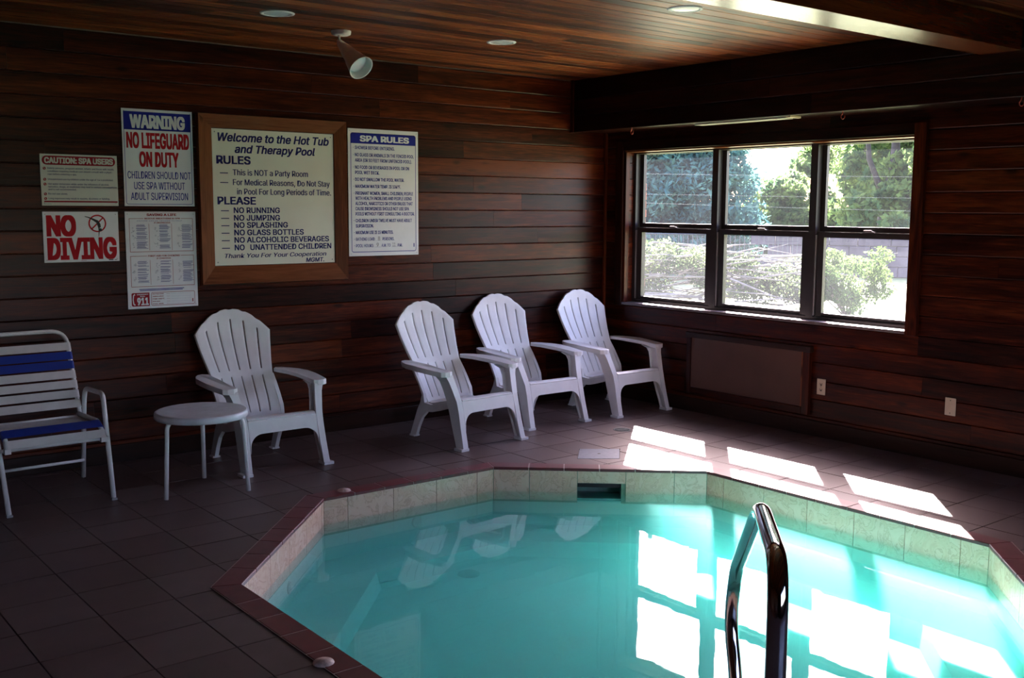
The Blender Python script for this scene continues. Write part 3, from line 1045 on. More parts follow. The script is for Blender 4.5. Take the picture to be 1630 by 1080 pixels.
# brick face outside, and the brick reveal on the left of the opening
bw = sroot('wall_outside')
bm = bmesh.new()
XB = 6.685
for (ya, yb, za, zb) in ((Y0, OY0 - 0.08, -0.4, 3.1), (OY1 + 0.0, YW + 0.2, -0.4, 3.1), (OY0 - 0.08, OY1, -0.4, OZ0 - 0.02), (OY0 - 0.08, OY1, OZ1 + 0.16, 3.1)):
    add_box(bm, XO + 0.001, XB - 0.008, ya, yb, za, zb)
finish('mortar', bm, M_mortar, bw)
rnd = random.Random(3)
for k in range(24):
    z0 = OZ0 - 0.02 + k * 0.075
    L = 0.19 if k % 2 else 0.09
    box('brick', XO + 0.003, XB + rnd.uniform(-0.002, 0.003), OY1 - 0.004 + rnd.uniform(-0.004, 0.004), OY1 + L, z0, z0 + 0.065, M_brick, bw, bev=0.003, seg=1)
box('window_ledge', XO + 0.001, XB + 0.03, OY0 - 0.02, OY1 - 0.03, OZ0 - 0.06, OZ0 - 0.004, M_gravel, bw, bev=0.004)

# ------------------------------------------------------------------ wood access panel under the window
pn = thing('wall_panel', 'brown wood framed heater cover panel low on the wall under the window', 'panel', (XW, 5.19, 0))
def L_(y): return y - 5.19
box('frame_rail', -0.045, -0.0005, L_(4.59), L_(5.795), 0.612, 0.655, MD_Y, pn, bev=0.004)
box('frame_rail', -0.035, -0.0005, L_(4.66), L_(5.745), 0.15, 0.205, MW_Y, pn, bev=0.004)
box('frame_stile', -0.035, -0.0005, L_(5.745), L_(5.79), 0.15, 0.611, MW_Z, pn, bev=0.004)
box('frame_stile', -0.035, -0.0005, L_(4.60), L_(4.659), 0.15, 0.611, MW_Z, pn, bev=0.004)
box('panel', -0.024, -0.0005, L_(4.66), L_(5.745), 0.206, 0.611, M_panel, pn)
box('bead', -0.031, -0.0245, L_(4.66), L_(4.672), 0.206, 0.611, MF_Z, pn)

# outlet and blank plate
ou = thing('wall_outlet', 'almond duplex electrical outlet on the wall beside the heater panel', 'outlet', (XW - 0.001, 4.512, 0.370), 0, None)
box('cover_plate', -0.006, 0, -0.036, 0.036, -0.058, 0.058, M_almond, ou, bev=0.002)
for dz in (-0.020, 0.020):
    bm = bmesh.new()
    for dy in (-0.007, 0.007):
        add_box(bm, -0.0075, -0.006, dy - 0.0016, dy + 0.0016, dz - 0.002, dz + 0.008)
    add_box(bm, -0.0075, -0.006, -0.0072, 0.0072, dz - 0.011, dz - 0.0021)
    finish('socket', bm, M_slot, ou)
box('screw', -0.0078, -0.006, -0.003, 0.003, -0.003, 0.003, M_screw, ou)
bp_ = thing('blank_wall_plate', 'almond blank cover plate with two screws, right of the outlet', 'wall plate', (XW - 0.001, 3.523, 0.374))
box('cover_plate', -0.006, 0, -0.037, 0.037, -0.058, 0.058, M_almond, bp_, bev=0.002)
for dz in (-0.042, 0.042):
    lathe('screw', [(0, 0.002), (0.0035, 0.0015), (0.004, 0)], M_screw, bp_, 10, axis=(-1, 0, 0), origin=(-0.006, 0, dz))

# ------------------------------------------------------------------ soffit fittings
ft = thing('strip_light', 'long thin pale strip light fixed under the soffit above the window', 'lamp', (6.17, 5.09, ZS))
box('housing', -0.055, 0.055, -0.44, 0.44, -0.010, -0.001, M_diff, ft, bev=0.003)
box('diffuser', -0.045, 0.045, -0.42, 0.42, -0.021, -0.0105, M_diff, ft, bev=0.005)
box('end_clip', -0.06, 0.06, -0.47, -0.441, -0.018, -0.001, M_almond, ft, bev=0.002)
for (hy, lab) in ((6.15, 'red vinyl cup hook hanging from the soffit near the room corner'), (4.195, 'red vinyl cup hook hanging from the soffit above the right window'), (3.014, 'red vinyl cup hook hanging from the soffit at the right edge of view')):
    h = thing('cup_hook', lab, 'hook', (6.10, hy, ZS))
    pts = [(0, 0, 0.0), (0, 0, -0.022)]
    for a in range(0, 10):
        t = -PI / 2 + PI * 1.35 * a / 9
        pts.append((0, 0.0 + 0.011 * math.cos(t) * 1.0 - 0.0, -0.036 - 0.0 + 0.0 + 0.014 * math.sin(t) * 1.0 - 0.008) if a else (0, 0.0, -0.03))
    pts = [(0, 0, 0.001), (0, 0.0, -0.02), (0, 0.010, -0.03), (0, 0.013, -0.042), (0, 0.008, -0.053), (0, -0.002, -0.058), (0, -0.011, -0.053), (0, -0.015, -0.042), (0, -0.015, -0.034)]
    tube('hook', pts, 0.0032, M_hook, h, 8, fr=0.006, fn=3)
    lathe('collar', [(0.0, -0.003), (0.008, -0.003), (0.009, -0.0005)], M_hook, h, 14)

# ------------------------------------------------------------------ recessed downlights and spot
can_labels = ['white recessed ceiling downlight, leftmost, beside the swivel spotlight', 'white recessed ceiling downlight above the welcome sign side, middle one', 'white recessed ceiling downlight nearest the wooden beam']
can_labels[1] = 'white recessed ceiling downlight between the swivel spotlight and the soffit'
for (cx, cy_), lab in zip(CANS, can_labels):
    c = thing('ceiling_downlight', lab, 'lamp', (cx, cy_, ZC), 0, None)
    lathe('trim_ring', [(0.074, 0.0), (0.074, -0.002), (0.080, -0.006), (0.094, -0.005), (0.097, -0.0005)], M_lampw, c, 40)
    lathe('reflector', [(0.0, -0.0008), (0.03, -0.0012), (0.074, -0.003)], M_lampin, c, 40)
sp = thing('ceiling_spotlight', 'white cone shaped swivel spotlight hanging from the wood ceiling', 'lamp', (3.294, 5.84, ZC))
lathe('canopy', [(0.0, -0.028), (0.045, -0.028), (0.058, -0.022), (0.061, -0.006), (0.060, -0.0005)], M_lampw, sp, 36)
tube('stem', [(-0.012, 0, -0.027), (-0.012, 0, -0.058)], 0.0065, M_lampw, sp, 12)
lathe('swivel', [(0.0, -0.015), (0.012, -0.012), (0.018, 0.0), (0.013, 0.012), (0.0, 0.015)], M_lampw, sp, 18, origin=(-0.012, 0, -0.066))
SA = Vector((0.13, -0.72, -0.62)).normalized()
so = Vector((-0.012, 0, -0.070))
lathe('shade', [(0.010, 0.0), (0.020, 0.004), (0.030, 0.05), (0.042, 0.10), (0.045, 0.135), (0.0465, 0.136), (0.0465, 0.141), (0.056, 0.17), (0.074, 0.255), (0.078, 0.258), (0.0785, 0.262), (0.075, 0.262), (0.071, 0.256), (0.062, 0.21)], M_lampw, sp, 40, axis=SA, origin=so)
lathe('bulb', [(0.0, 0.232), (0.03, 0.230), (0.055, 0.222), (0.064, 0.208), (0.03, 0.17)], M_lampin, sp, 36, axis=SA, origin=so)

# ------------------------------------------------------------------ lettering
_font = None
try:
    import os
    _fp = os.path.join(bpy.utils.resource_path('LOCAL'), 'datafiles', 'fonts', 'Inter.woff2')
    if os.path.exists(_fp):
        _font = bpy.data.fonts.load(_fp)
except Exception:
    _font = None

def text_mesh(s):
    cu = bpy.data.curves.new('t', 'FONT')
    cu.body = s
    cu.size = 1.0
    cu.resolution_u = 3
    if _font is not None:
        cu.font = _font
    return cu

def _cap():
    ob = bpy.data.objects.new('t', text_mesh('H'))
    me = bpy.data.meshes.new_from_object(ob)
    hh = max(v.co.y for v in me.vertices)
    bpy.data.objects.remove(ob); bpy.data.meshes.remove(me)
    return hh
CAP = _cap()

def add_text(bm, s, x0, x1, zb, h, bold=0.02, shear=0.0, y=-0.0006):
    """flat lettering from x0 to x1, baseline zb, capital height h, facing -y"""
    cu = text_mesh(s)
    if _font is None:
        cu.offset = bold
    if shear: cu.shear = shear
    ob = bpy.data.objects.new('t', cu)
    me = bpy.data.meshes.new_from_object(ob)
    xs = [v.co.x for v in me.vertices]
    if not xs:
        return
    mn, mxx = min(xs), max(xs)
    sx = (x1 - x0) / (mxx - mn)
    sz = h / CAP
    shifts = [(0, 0)]
    if _font is not None and bold > 0.004:
        bx, bz = bold * 0.85 * sx, bold * 0.55 * sz
        if bold < 0.024: shifts = [(-bx, 0), (0, 0), (bx, 0)]
        elif bold < 0.036: shifts = [(-bx, -bz), (bx, -bz), (bx, bz), (-bx, bz), (0, 0)]
        else: shifts = [(i_ * bx / 2, j_ * bz) for i_ in (-2, -1, 0, 1, 2) for j_ in (-1, 0, 1)]
        x0f, x1f = x0 + bx, x1 - bx
        sx = (x1f - x0f) / (mxx - mn)
        x0 = x0f
    for qi, (ox, oz) in enumerate(shifts):
        for ti, p in enumerate(me.polygons):
            yy = y - qi * 0.00007 - ((ti * 7) % 31) * 0.000002
            bm.faces.new([bm.verts.new((x0 + ox + (me.vertices[i].co.x - mn) * sx, yy, zb + oz + me.vertices[i].co.y * sz)) for i in p.vertices])
    bpy.data.objects.remove(ob); bpy.data.curves.remove(cu); bpy.data.meshes.remove(me)

def add_rect(bm, x0, x1, z0, z1, y=-0.0004):
    v = [bm.verts.new(p) for p in ((x0, y, z0), (x1, y, z0), (x1, y, z1), (x0, y, z1))]
    bm.faces.new(v)

def round_pts(x0, x1, z0, z1, r, n=5, corners=(1, 1, 1, 1)):
    pts = []
    for (cx, cz, a0, on) in ((x1 - r, z0 + r, -PI / 2, corners[0]), (x1 - r, z1 - r, 0, corners[1]), (x0 + r, z1 - r, PI / 2, corners[2]), (x0 + r, z0 + r, PI, corners[3])):
        if on:
            for k in range(n + 1):
                a = a0 + (PI / 2) * k / n
                pts.append((cx + r * math.cos(a), cz + r * math.sin(a)))
        else:
            sx = 1 if math.cos(a0 + PI / 4) > 0 else -1
            sz = 1 if math.sin(a0 + PI / 4) > 0 else -1
            pts.append((cx + r * sx, cz + r * sz))
    return pts

def add_round(bm, x0, x1, z0, z1, r, y=-0.0004, corners=(1, 1, 1, 1)):
    bm.faces.new([bm.verts.new((p[0], y, p[1])) for p in round_pts(x0, x1, z0, z1, r, 5, corners)])

def add_border(bm, x0, x1, z0, z1, r, w, y=-0.0004, gap=None):
    a = round_pts(x0, x1, z0, z1, r)
    b = round_pts(x0 + w, x1 - w, z0 + w, z1 - w, max(r - w, 0.0005))
    n = len(a)
    va = [bm.verts.new((p[0], y, p[1])) for p in a]; vb = [bm.verts.new((p[0], y, p[1])) for p in b]
    for k in range(n):
        bm.faces.new((va[k], va[(k + 1) % n], vb[(k + 1) % n], vb[k]))

def ring_disc(bm, cx, cz, r0, r1, n=32, y=-0.0005):
    a = [bm.verts.new((cx + r1 * math.cos(2 * PI * k / n), y, cz + r1 * math.sin(2 * PI * k / n))) for k in range(n)]
    if r0 <= 0:
        bm.faces.new(a); return
    b = [bm.verts.new((cx + r0 * math.cos(2 * PI * k / n), y, cz + r0 * math.sin(2 * PI * k / n))) for k in range(n)]
    for k in range(n):
        bm.faces.new((a[k], a[(k + 1) % n], b[(k + 1) % n], b[k]))

def ink(name, bm, mat, parent):
    return finish(name, bm, mat, parent)

YS = YW - 0.0065   # face of the sign sheets
def sign(name, label, x0, x1, z0, z1, mat, ysurf=YS, holes=True):
    t = thing(name, label, 'sign', (x0, ysurf, z0))
    w, h = x1 - x0, z1 - z0
    box('panel', 0, w, 0, 0.0045, 0, h, mat, t, bev=0.001, seg=1)
    for (u, v) in ((0.035, 0.035), (0.965, 0.035), (0.035, 0.965), (0.965, 0.965)) if holes else ():
        m_ = min(w, h)
        lathe('screw', [(0, 0.0012), (0.0022, 0.001), (0.0026, 0)], M_screw, t, 8, axis=(0, -1, 0), origin=(0.016 if u < .5 else w - 0.016, 0, 0.016 if v < .5 else h - 0.016))
    return t, w, h

# NO DIVING
t, w, h = sign('no_diving_sign', 'white NO DIVING sign with red letters and a crossed out diver', 1.770, 2.222, 1.296, 1.606, M_signw)
bm = bmesh.new()
def TL(par, mat_, *a_, **k_):
    lb2 = bmesh.new(); add_text(lb2, *a_, **k_); return ink('text_line', lb2, mat_, par)
TL(t, M_red, 'NO', w * .045, w * .43, h * .535, h * .37, bold=0.055)
TL(t, M_red, 'DIVING', w * .045, w * .965, h * .07, h * .395, bold=0.05)
add_text(bm, 'POOL DECK', w * .48, w * .55, h * .02, h * .014, bold=0.01)
ink('lettering', bm, M_red, t)
bm = bmesh.new()
cx, cz, rr = w * .715, h * .765, h * .175
ring_disc(bm, cx, cz, rr * .84, rr)
for sgn in (1,):
    a = R_(45); dx, dz = math.cos(a), math.sin(a)
    ww = rr * .075
    v = [bm.verts.new(p) for p in ((cx - dx * rr * .9 + dz * ww, -.0005, cz - dz * rr * .9 - dx * ww), (cx + dx * rr * .9 + dz * ww, -.0005, cz + dz * rr * .9 - dx * ww), (cx + dx * rr * .9 - dz * ww, -.0005, cz + dz * rr * .9 + dx * ww), (cx - dx * rr * .9 - dz * ww, -.0005, cz - dz * rr * .9 + dx * ww))]
    bm.faces.new(v)
ink('prohibition_ring', bm, M_red, t)
bm = bmesh.new()
def limb(bm, pts, ws_, y=-0.0007):
    L = [Vector((p[0], p[1])) for p in pts]
    a, b = [], []
    for i, p in enumerate(L):
        d = (L[min(i + 1, len(L) - 1)] - L[max(i - 1, 0)]).normalized()
        nn_ = Vector((-d.y, d.x)) * ws_[i]
        a.append(bm.verts.new((p.x + nn_.x, y, p.y + nn_.y))); b.append(bm.verts.new((p.x - nn_.x, y, p.y - nn_.y)))
    for i in range(len(L) - 1):
        bm.faces.new((a[i], a[i + 1], b[i + 1], b[i]))
limb(bm, [(w * .55, h * .905), (w * .60, h * .885), (w * .66, h * .845), (w * .715, h * .80), (w * .735, h * .74), (w * .742, h * .68)], [.002, .003, .006, .009, .010, .008])
limb(bm, [(w * .735, h * .70), (w * .735, h * .60), (w * .728, h * .50)], [.005, .003, .0012])
limb(bm, [(w * .745, h * .66), (w * .765, h * .615)], [.009, .007])
ink('diver_figure', bm, M_black, t)
bm = bmesh.new()
add_rect(bm, w * .85, w * .915, h * .022, h * .04); add_rect(bm, w * .93, w * .965, h * .024, h * .034)
ink('maker_print', bm, M_black, t)

# CAUTION
t, w, h = sign('caution_sign', 'off white CAUTION SPA USERS sign with a rounded red heading band', 1.771, 2.229, 1.642, 1.953, M_signy)
bm = bmesh.new()
add_round(bm, w * .025, w * .975, h * .79, h * .965, h * .085)
add_round(bm, w * .03, w * .99, h * .065, h * .095, h * .014)
ink('heading_band', bm, M_dred, t)
bm = bmesh.new()
add_text(bm, 'CAUTION: SPA USERS', w * .055, w * .945, h * .825, h * .105, bold=0.05, y=-0.0009)
ink('heading_lettering', bm, M_signy, t)
bm = bmesh.new(); bd = bmesh.new(); bw_ = bmesh.new()
rowsC = [(.71, 'Elderly persons, pregnant women, infants and those with health', .95), (.652, 'conditions requiring medical care should consult with a physi-', .935), (.594, 'cian before entering a spa.', .46),
         (.497, 'Unsupervised use by children under the age of 14 is prohibited.', .94), (.405, 'Hot water immersion while under the influence of alcohol,', .88),
         (.352, 'narcotics, drugs, or medicines may lead to serious consequences', .985), (.299, 'and is not recommended.', .45), (.215, 'Do not use alone.', .335), (.125, 'Long exposure may result in nausea, dizziness or fainting.', .885)]
for v, s_, u1 in rowsC:
    lb_ = bmesh.new(); add_text(lb_, s_, w * .09, w * u1, h * v, h * .033, bold=0.02); ink('text_line', lb_, M_navy, t)
for v in (.72, .507, .415, .225, .135):
    ring_disc(bd, w * .052, h * v, 0, h * .028, 16)
    limb(bw_, [(w * .045, h * (v + .016)), (w * .058, h * (v - .016))], [.0012, .0012], y=-.001)
add_text(bm, 'Posted at pool side', w * .03, w * .12, h * .025, h * .016, bold=0)
ink('lettering', bm, M_navy, t); ink('bullet', bd, M_dred, t); ink('bullet_mark', bw_, M_signy, t)

# WARNING
t, w, h = sign('warning_sign', 'tall blue and white WARNING NO LIFEGUARD ON DUTY sign', 2.267, 2.724, 1.642, 2.253, M_signw)
bm = bmesh.new()
add_rect(bm, w * .025, w * .975, h * .785, h * .972)
add_border(bm, w * .025, w * .975, h * .018, h * .80, 0.012, 0.003)
ink('heading_band', bm, M_blue, t)
bm = bmesh.new(); add_text(bm, 'WARNING', w * .11, w * .89, h * .81, h * .125, bold=0.05, y=-0.001)
ink('heading_lettering', bm, M_signw, t)
TL(t, M_red, 'NO LIFEGUARD', w * .055, w * .945, h * .605, h * .148, bold=0.045)
TL(t, M_red, 'ON DUTY', w * .225, w * .785, h * .415, h * .142, bold=0.045)
TL(t, M_blue, 'CHILDREN SHOULD NOT', w * .055, w * .955, h * .285, h * .075, bold=0.014)
TL(t, M_blue, 'USE SPA WITHOUT', w * .14, w * .865, h * .175, h * .075, bold=0.014)
TL(t, M_blue, 'ADULT SUPERVISION', w * .09, w * .905, h * .065, h * .075, bold=0.014)

# first aid
t, w, h = sign('first_aid_sign', 'white SAVING A LIFE first aid instructions sign with red outlined boxes', 2.264, 2.727, 0.984, 1.608, M_signw)
bm = bmesh.new(); bl = bmesh.new(); bg_ = bmesh.new()
add_text(bm, 'SAVING A LIFE', w * .30, w * .72, h * .955, h * .022, bold=0.04)
add_text(bm, 'RESCUE BREATHING & CPR', w * .27, w * .77, h * .921, h * .014, bold=0.03)
add_rect(bm, w * .055, w * .255, h * .926, h * .930); add_rect(bm, w * .785, w * .955, h * .926, h * .930)
def open_box(bm, x0, x1, z0, z1):
    add_rect(bm, x0, x0 + .0025, z0, z1); add_rect(bm, x1 - .0025, x1, z0, z1); add_rect(bm, x0, x1, z0, z0 + .0028)
open_box(bm, w * .055, w * .955, h * .585, h * .930)
add_text(bm, 'IF UNCONSCIOUS', w * .40, w * .63, h * .878, h * .013, bold=0.03)
add_text(bm, 'FIRST AID FOR CHOKING', w * .30, w * .75, h * .535, h * .016, bold=0.03)
add_rect(bm, w * .055, w * .285, h * .541, h * .545); add_rect(bm, w * .765, w * .955, h * .541, h * .545)
open_box(bm, w * .055, w * .955, h * .225, h * .545)
add_text(bm, 'IF CONSCIOUS', w * .42, w * .62, h * .510, h * .013, bold=0.03)
for xx in (.325, .645):
    add_rect(bm, w * xx, w * xx + .002, h * .60, h * .875); add_rect(bm, w * xx, w * xx + .002, h * .245, h * .50)
add_round(bm, w * .05, w * .30, h * .025, h * .165, .010, corners=(0, 0, 1, 1))
add_border(bm, w * .325, w * .955, h * .025, h * .165, 0.010, 0.0028)
for k, s_ in enumerate(('PHYSICIAN', 'AMBULANCE', 'FIRE DEPT.', 'POLICE', 'POOL MGR.')):
    add_text(bm, s_, w * .345, w * .345 + w * (.022 * len(s_) * .78), h * (.142 - k * .026), h * .0105, bold=0.03)
    add_text(bm, 'Phone', w * .545, w * .59, h * (.142 - k * .026), h * .007, bold=0.0)
    add_rect(bl, w * .60, w * .90, h * (.142 - k * .026), h * (.1427 - k * .026))
add_rect(bm, w * .915, w * .93, h * .05, h * .085)
ink('red_print', bm, M_dred, t)
rnd = random.Random(4)
add_text(bl, 'ANYONE CAN BE TRAINED TO HELP', w * .16, w * .80, h * .900, h * .008, bold=0)
for rowz in ((.60, .865), (.255, .49)):
    for c_ in range(3):
        x_l = w * (.075 + .32 * c_)
        z_ = h * rowz[1]
        k = 0
        while z_ > h * rowz[0] + 0.01:
            if rnd.random() < 0.86:
                lw = w * rnd.uniform(.11, .16)
                add_rect(bl, x_l + w * .075 + (0 if k % 3 else .004), x_l + w * .075 + lw, z_ - .0022, z_)
            z_ -= 0.0052; k += 1
        for f_ in range(3):  # little drawn figures
            fx, fz = x_l + w * .035, h * (rowz[0] + (rowz[1] - rowz[0]) * (.2 + .3 * f_))
            ring_disc(bg_, fx + rnd.uniform(-.006, .006), fz + .012, .0035, .0045, 12)
            for q in range(4):
                x_a, z_a = fx + rnd.uniform(-.008, .008), fz + rnd.uniform(-.012, .008)
                limb(bg_, [(x_a, z_a), (x_a + rnd.uniform(-.014, .014), z_a + rnd.uniform(-.010, .010))], [.0006, .0006])
add_rect(bl, w * .16, w * .80, h * .196, h * .203); add_rect(bl, w * .17, w * .78, h * .183, h * .190)
ink('fine_print', bl, M_blue, t)['kind'] = 'stuff'; ink('drawn_figures', bg_, M_navy, t)['kind'] = 'stuff'
bm = bmesh.new()
add_text(bm, 'EMERGENCY', w * .125, w * .285, h * .142, h * .011, bold=0.03, y=-.001)
add_text(bm, 'DIAL', w * .17, w * .24, h * .122, h * .011, bold=0.03, y=-.001)
add_text(bm, '911', w * .125, w * .285, h * .040, h * .070, bold=0.05, y=-.001)
limb(bm, [(w * .098, h * .15), (w * .078, h * .14), (w * .07, h * .095), (w * .078, h * .05), (w * .098, h * .04)], [.0045, .0035, .0028, .0035, .0045], y=-.001)
ink('telephone_mark', bm, M_signw, t)

# WELCOME with its timber frame
fr = thing('framed_welcome_sign', 'large cream WELCOME rules sign in a broad wooden frame', 'sign', (2.747, YS, 1.115))
FX, FZ = 3.860 - 2.747, 2.255 - 1.115
wx0, wx1, wz0, wz1 = 2.852 - 2.747, 3.756 - 2.747, 1.246 - 1.115, 2.157 - 1.115
def miter(name, pts, mat):
    bm = bmesh.new()
    (o0, o1, i1, i0) = pts
    def V3(p, y): return (p[0], y, p[1])
    a = [bm.verts.new(V3(p, 0.004)) for p in pts]
    mid = [V3((o0[0] * .93 + i0[0] * .07, o0[1] * .93 + i0[1] * .07), -0.030), V3((o1[0] * .93 + i1[0] * .07, o1[1] * .93 + i1[1] * .07), -0.030), V3((i1[0], i1[1]), -0.013), V3((i0[0], i0[1]), -0.013)]
    b = [bm.verts.new(p) for p in mid]
    bm.faces.new(b)
    for k in range(4):
        bm.faces.new((a[k], a[(k + 1) % 4], b[(k + 1) % 4], b[k]))
    bmesh.ops.recalc_face_normals(bm, faces=bm.faces[:])
    return finish(name, bm, mat, fr)
O = [(0, 0), (FX, 0), (FX, FZ), (0, FZ)]
I = [(wx0 - .004, wz0 - .004), (wx1 + .004, wz0 - .004), (wx1 + .004, wz1 + .004), (wx0 - .004, wz1 + .004)]
for k, mt in enumerate((MF_X, MF_Z, MF_X, MF_Z)):
    k2 = (k + 1) % 4
    miter('frame_member', (O[k], O[k2], I[k2], I[k]), mt)
box('panel', wx0, wx1, -0.006, 0.0, wz0, wz1, M_signc, fr)
w, h = wx1 - wx0, wz1 - wz0
for u in (0, 1):
    for v in (0, 1):
        lathe('screw', [(0, 0.0012), (0.004, 0.001), (0.0045, 0)], M_screw, fr, 10, axis=(0, -1, 0), origin=(wx0 + (.02 if u == 0 else w - .02), -0.006, wz0 + (.022 if v == 0 else h - .022)))
def WT(s_, u0, u1, vb, cap, bold=.02, shear=0.0):
    bm = bmesh.new()
    add_text(bm, s_, wx0 + w * u0, wx0 + w * u1, wz0 + h * (1 - vb), h * cap, bold=bold, shear=shear, y=-0.0068)
    ink('text_line', bm, M_navy, fr)
WT('Welcome to the Hot Tub', .045, .962, .088, .058, .03, .22)
WT('and Therapy Pool', .175, .84, .170, .056, .03, .22)
WT('RULES', .03, .30, .252, .056, .035)
WT('This is NOT a Party Room', .155, .775, .335, .043, .022)
WT('For Medical Reasons, Do Not Stay', .155, .965, .407, .043, .022)
WT('in Pool For Long Periods of Time.', .185, .975, .475, .043, .022)
WT('PLEASE', .03, .335, .548, .053, .035)
for s_, u1, v in (('NO RUNNING', .53, .612), ('NO JUMPING', .53, .668), ('NO SPLASHING', .595, .722), ('NO GLASS BOTTLES', .73, .777), ('NO ALCOHOLIC BEVERAGES', .95, .832)):
    WT(s_, .155, u1, v, .040, .028)
WT('NO', .155, .235, .888, .040, .028); WT('UNATTENDED CHILDREN', .28, .97, .888, .040, .028)
WT('Thank You For Your Cooperation', .075, .925, .945, .032, .022, .22)
WT('MGMT.', .745, .905, .990, .032, .028, .15)
for v in (.320, .390, .596, .652, .706, .761, .816, .872):
    bm = bmesh.new(); add_rect(bm, wx0 + w * .055, wx0 + w * .118, wz0 + h * (1 - v) - .0028, wz0 + h * (1 - v) + .0028, y=-0.0068); ink('dash', bm, M_navy, fr)

# SPA RULES
t, w, h = sign('spa_rules_sign', 'tall white SPA RULES sign with a blue heading, right of the framed sign', 3.879, 4.484, 1.285, 2.210, M_signw)
bm = bmesh.new()
add_round(bm, w * .035, w * .965, h * .885, h * .968, 0.018, corners=(0, 1, 1, 0))
add_border(bm, w * .035, w * .965, h * .030, h * .968, 0.018, 0.0045)
ink('heading_band', bm, M_blue, t)
bm = bmesh.new(); add_text(bm, 'SPA RULES', w * .165, w * .865, h * .903, h * .043, bold=0.045, y=-.001)
ink('heading_lettering', bm, M_signw, t)
bm = bmesh.new(); pen = bmesh.new()
SR = [(.147, 'SHOWER BEFORE ENTERING.', .655, 1), (.203, 'NO GLASS OR ANIMALS IN THE FENCED POOL', .935, 1), (.245, 'AREA (OR 50 FEET FROM UNFENCED POOL).', .905, 0),
      (.300, 'NO FOOD OR BEVERAGES IN POOL OR ON', .865, 1), (.341, 'POOL WET DECK.', .435, 0), (.395, 'DO NOT SWALLOW THE POOL WATER.', .790, 1),
      (.449, 'MAXIMUM WATER TEMP. IS 104°F.', .740, 1), (.503, 'PREGNANT WOMEN, SMALL CHILDREN, PEOPLE', .920, 1), (.543, 'WITH HEALTH PROBLEMS AND PEOPLE USING', .900, 0),
      (.584, 'ALCOHOL, NARCOTICS OR OTHER DRUGS THAT', .915, 0), (.625, 'CAUSE DROWSINESS SHOULD NOT USE SPA', .860, 0), (.666, 'POOLS WITHOUT FIRST CONSULTING A DOCTOR.', .940, 0),
      (.719, 'CHILDREN UNDER TWELVE MUST HAVE ADULT', .900, 1), (.761, 'SUPERVISION.', .345, 0), (.813, 'MAXIMUM USE IS 15 MINUTES.', .625, 1)]
for v, s_, u1, b_ in SR:
    lb_ = bmesh.new(); add_text(lb_, s_, w * .095, w * u1, h * (1 - v) - h * .012, h * .0245, bold=0.026); ink('text_line', lb_, M_blue, t)
    if b_: add_rect(bm, w * .070, w * .082, h * (1 - v) - .0012, h * (1 - v) + .0014)
zz = h * (1 - .866) - h * .012
add_text(bm, 'BATHING LOAD:', w * .095, w * .365, zz, h * .0245); add_text(bm, 'PERSONS.', w * .47, w * .64, zz, h * .0245)
add_rect(bm, w * .385, w * .455, zz - .001, zz); add_text(pen, '8', w * .405, w * .435, zz + .002, h * .028, bold=-0.0)
zz = h * (1 - .918) - h * .012
add_text(bm, 'POOL HOURS:', w * .095, w * .345, zz, h * .0245); add_text(bm, 'A.M. TO', w * .455, w * .585, zz, h * .0245); add_text(bm, 'P.M.', w * .69, w * .755, zz, h * .0245)
add_rect(bm, w * .36, w * .445, zz - .001, zz); add_rect(bm, w * .60, w * .68, zz - .001, zz)
add_text(pen, '9', w * .385, w * .415, zz + .002, h * .030, bold=0); add_text(pen, '11', w * .615, w * .655, zz + .002, h * .030, bold=0)
for v in (.866, .918): add_rect(bm, w * .070, w * .082, h * (1 - v) - .0012, h * (1 - v) + .0014)
add_rect(bm, w * .925, w * .938, h * .065, h * .095)
o_ = ink('lettering', bm, M_blue, t); o_['kind'] = 'stuff'; ink('handwriting', pen, M_pen, t)

for t_ in [o for o in COL.objects if o.parent is None and o.get('category') in ('sign', 'outlet', 'wall plate')]:
    kids = {}
    for c_ in t_.children: kids.setdefault(c_.name.split('.')[0], []).append(c_)
    for child, par in (('screw', 'panel'), ('screw', 'cover_plate'), ('heading_lettering', 'heading_band'), ('bullet_mark', 'bullet'), ('diver_figure', 'prohibition_ring')):
        if child in kids and par in kids:
            for c_ in kids[child]: c_.parent = kids[par][0]

# ------------------------------------------------------------------ plastic lounge armchair (adirondack style)
def soft(o, w=0.004, seg=2, ang=35):
    md = o.modifiers.new('bevel', 'BEVEL'); md.width = w; md.segments = seg; md.limit_method = 'ANGLE'; md.angle_limit = R_(ang)
    return o

def interp(tab, z):
    for i in range(len(tab) - 1):
        if z <= tab[i + 1][0]:
            t = (z - tab[i][0]) / (tab[i + 1][0] - tab[i][0])
            t = max(0, min(1, t))
            return tab[i][1] + (tab[i + 1][1] - tab[i][1]) * t
    return tab[-1][1]

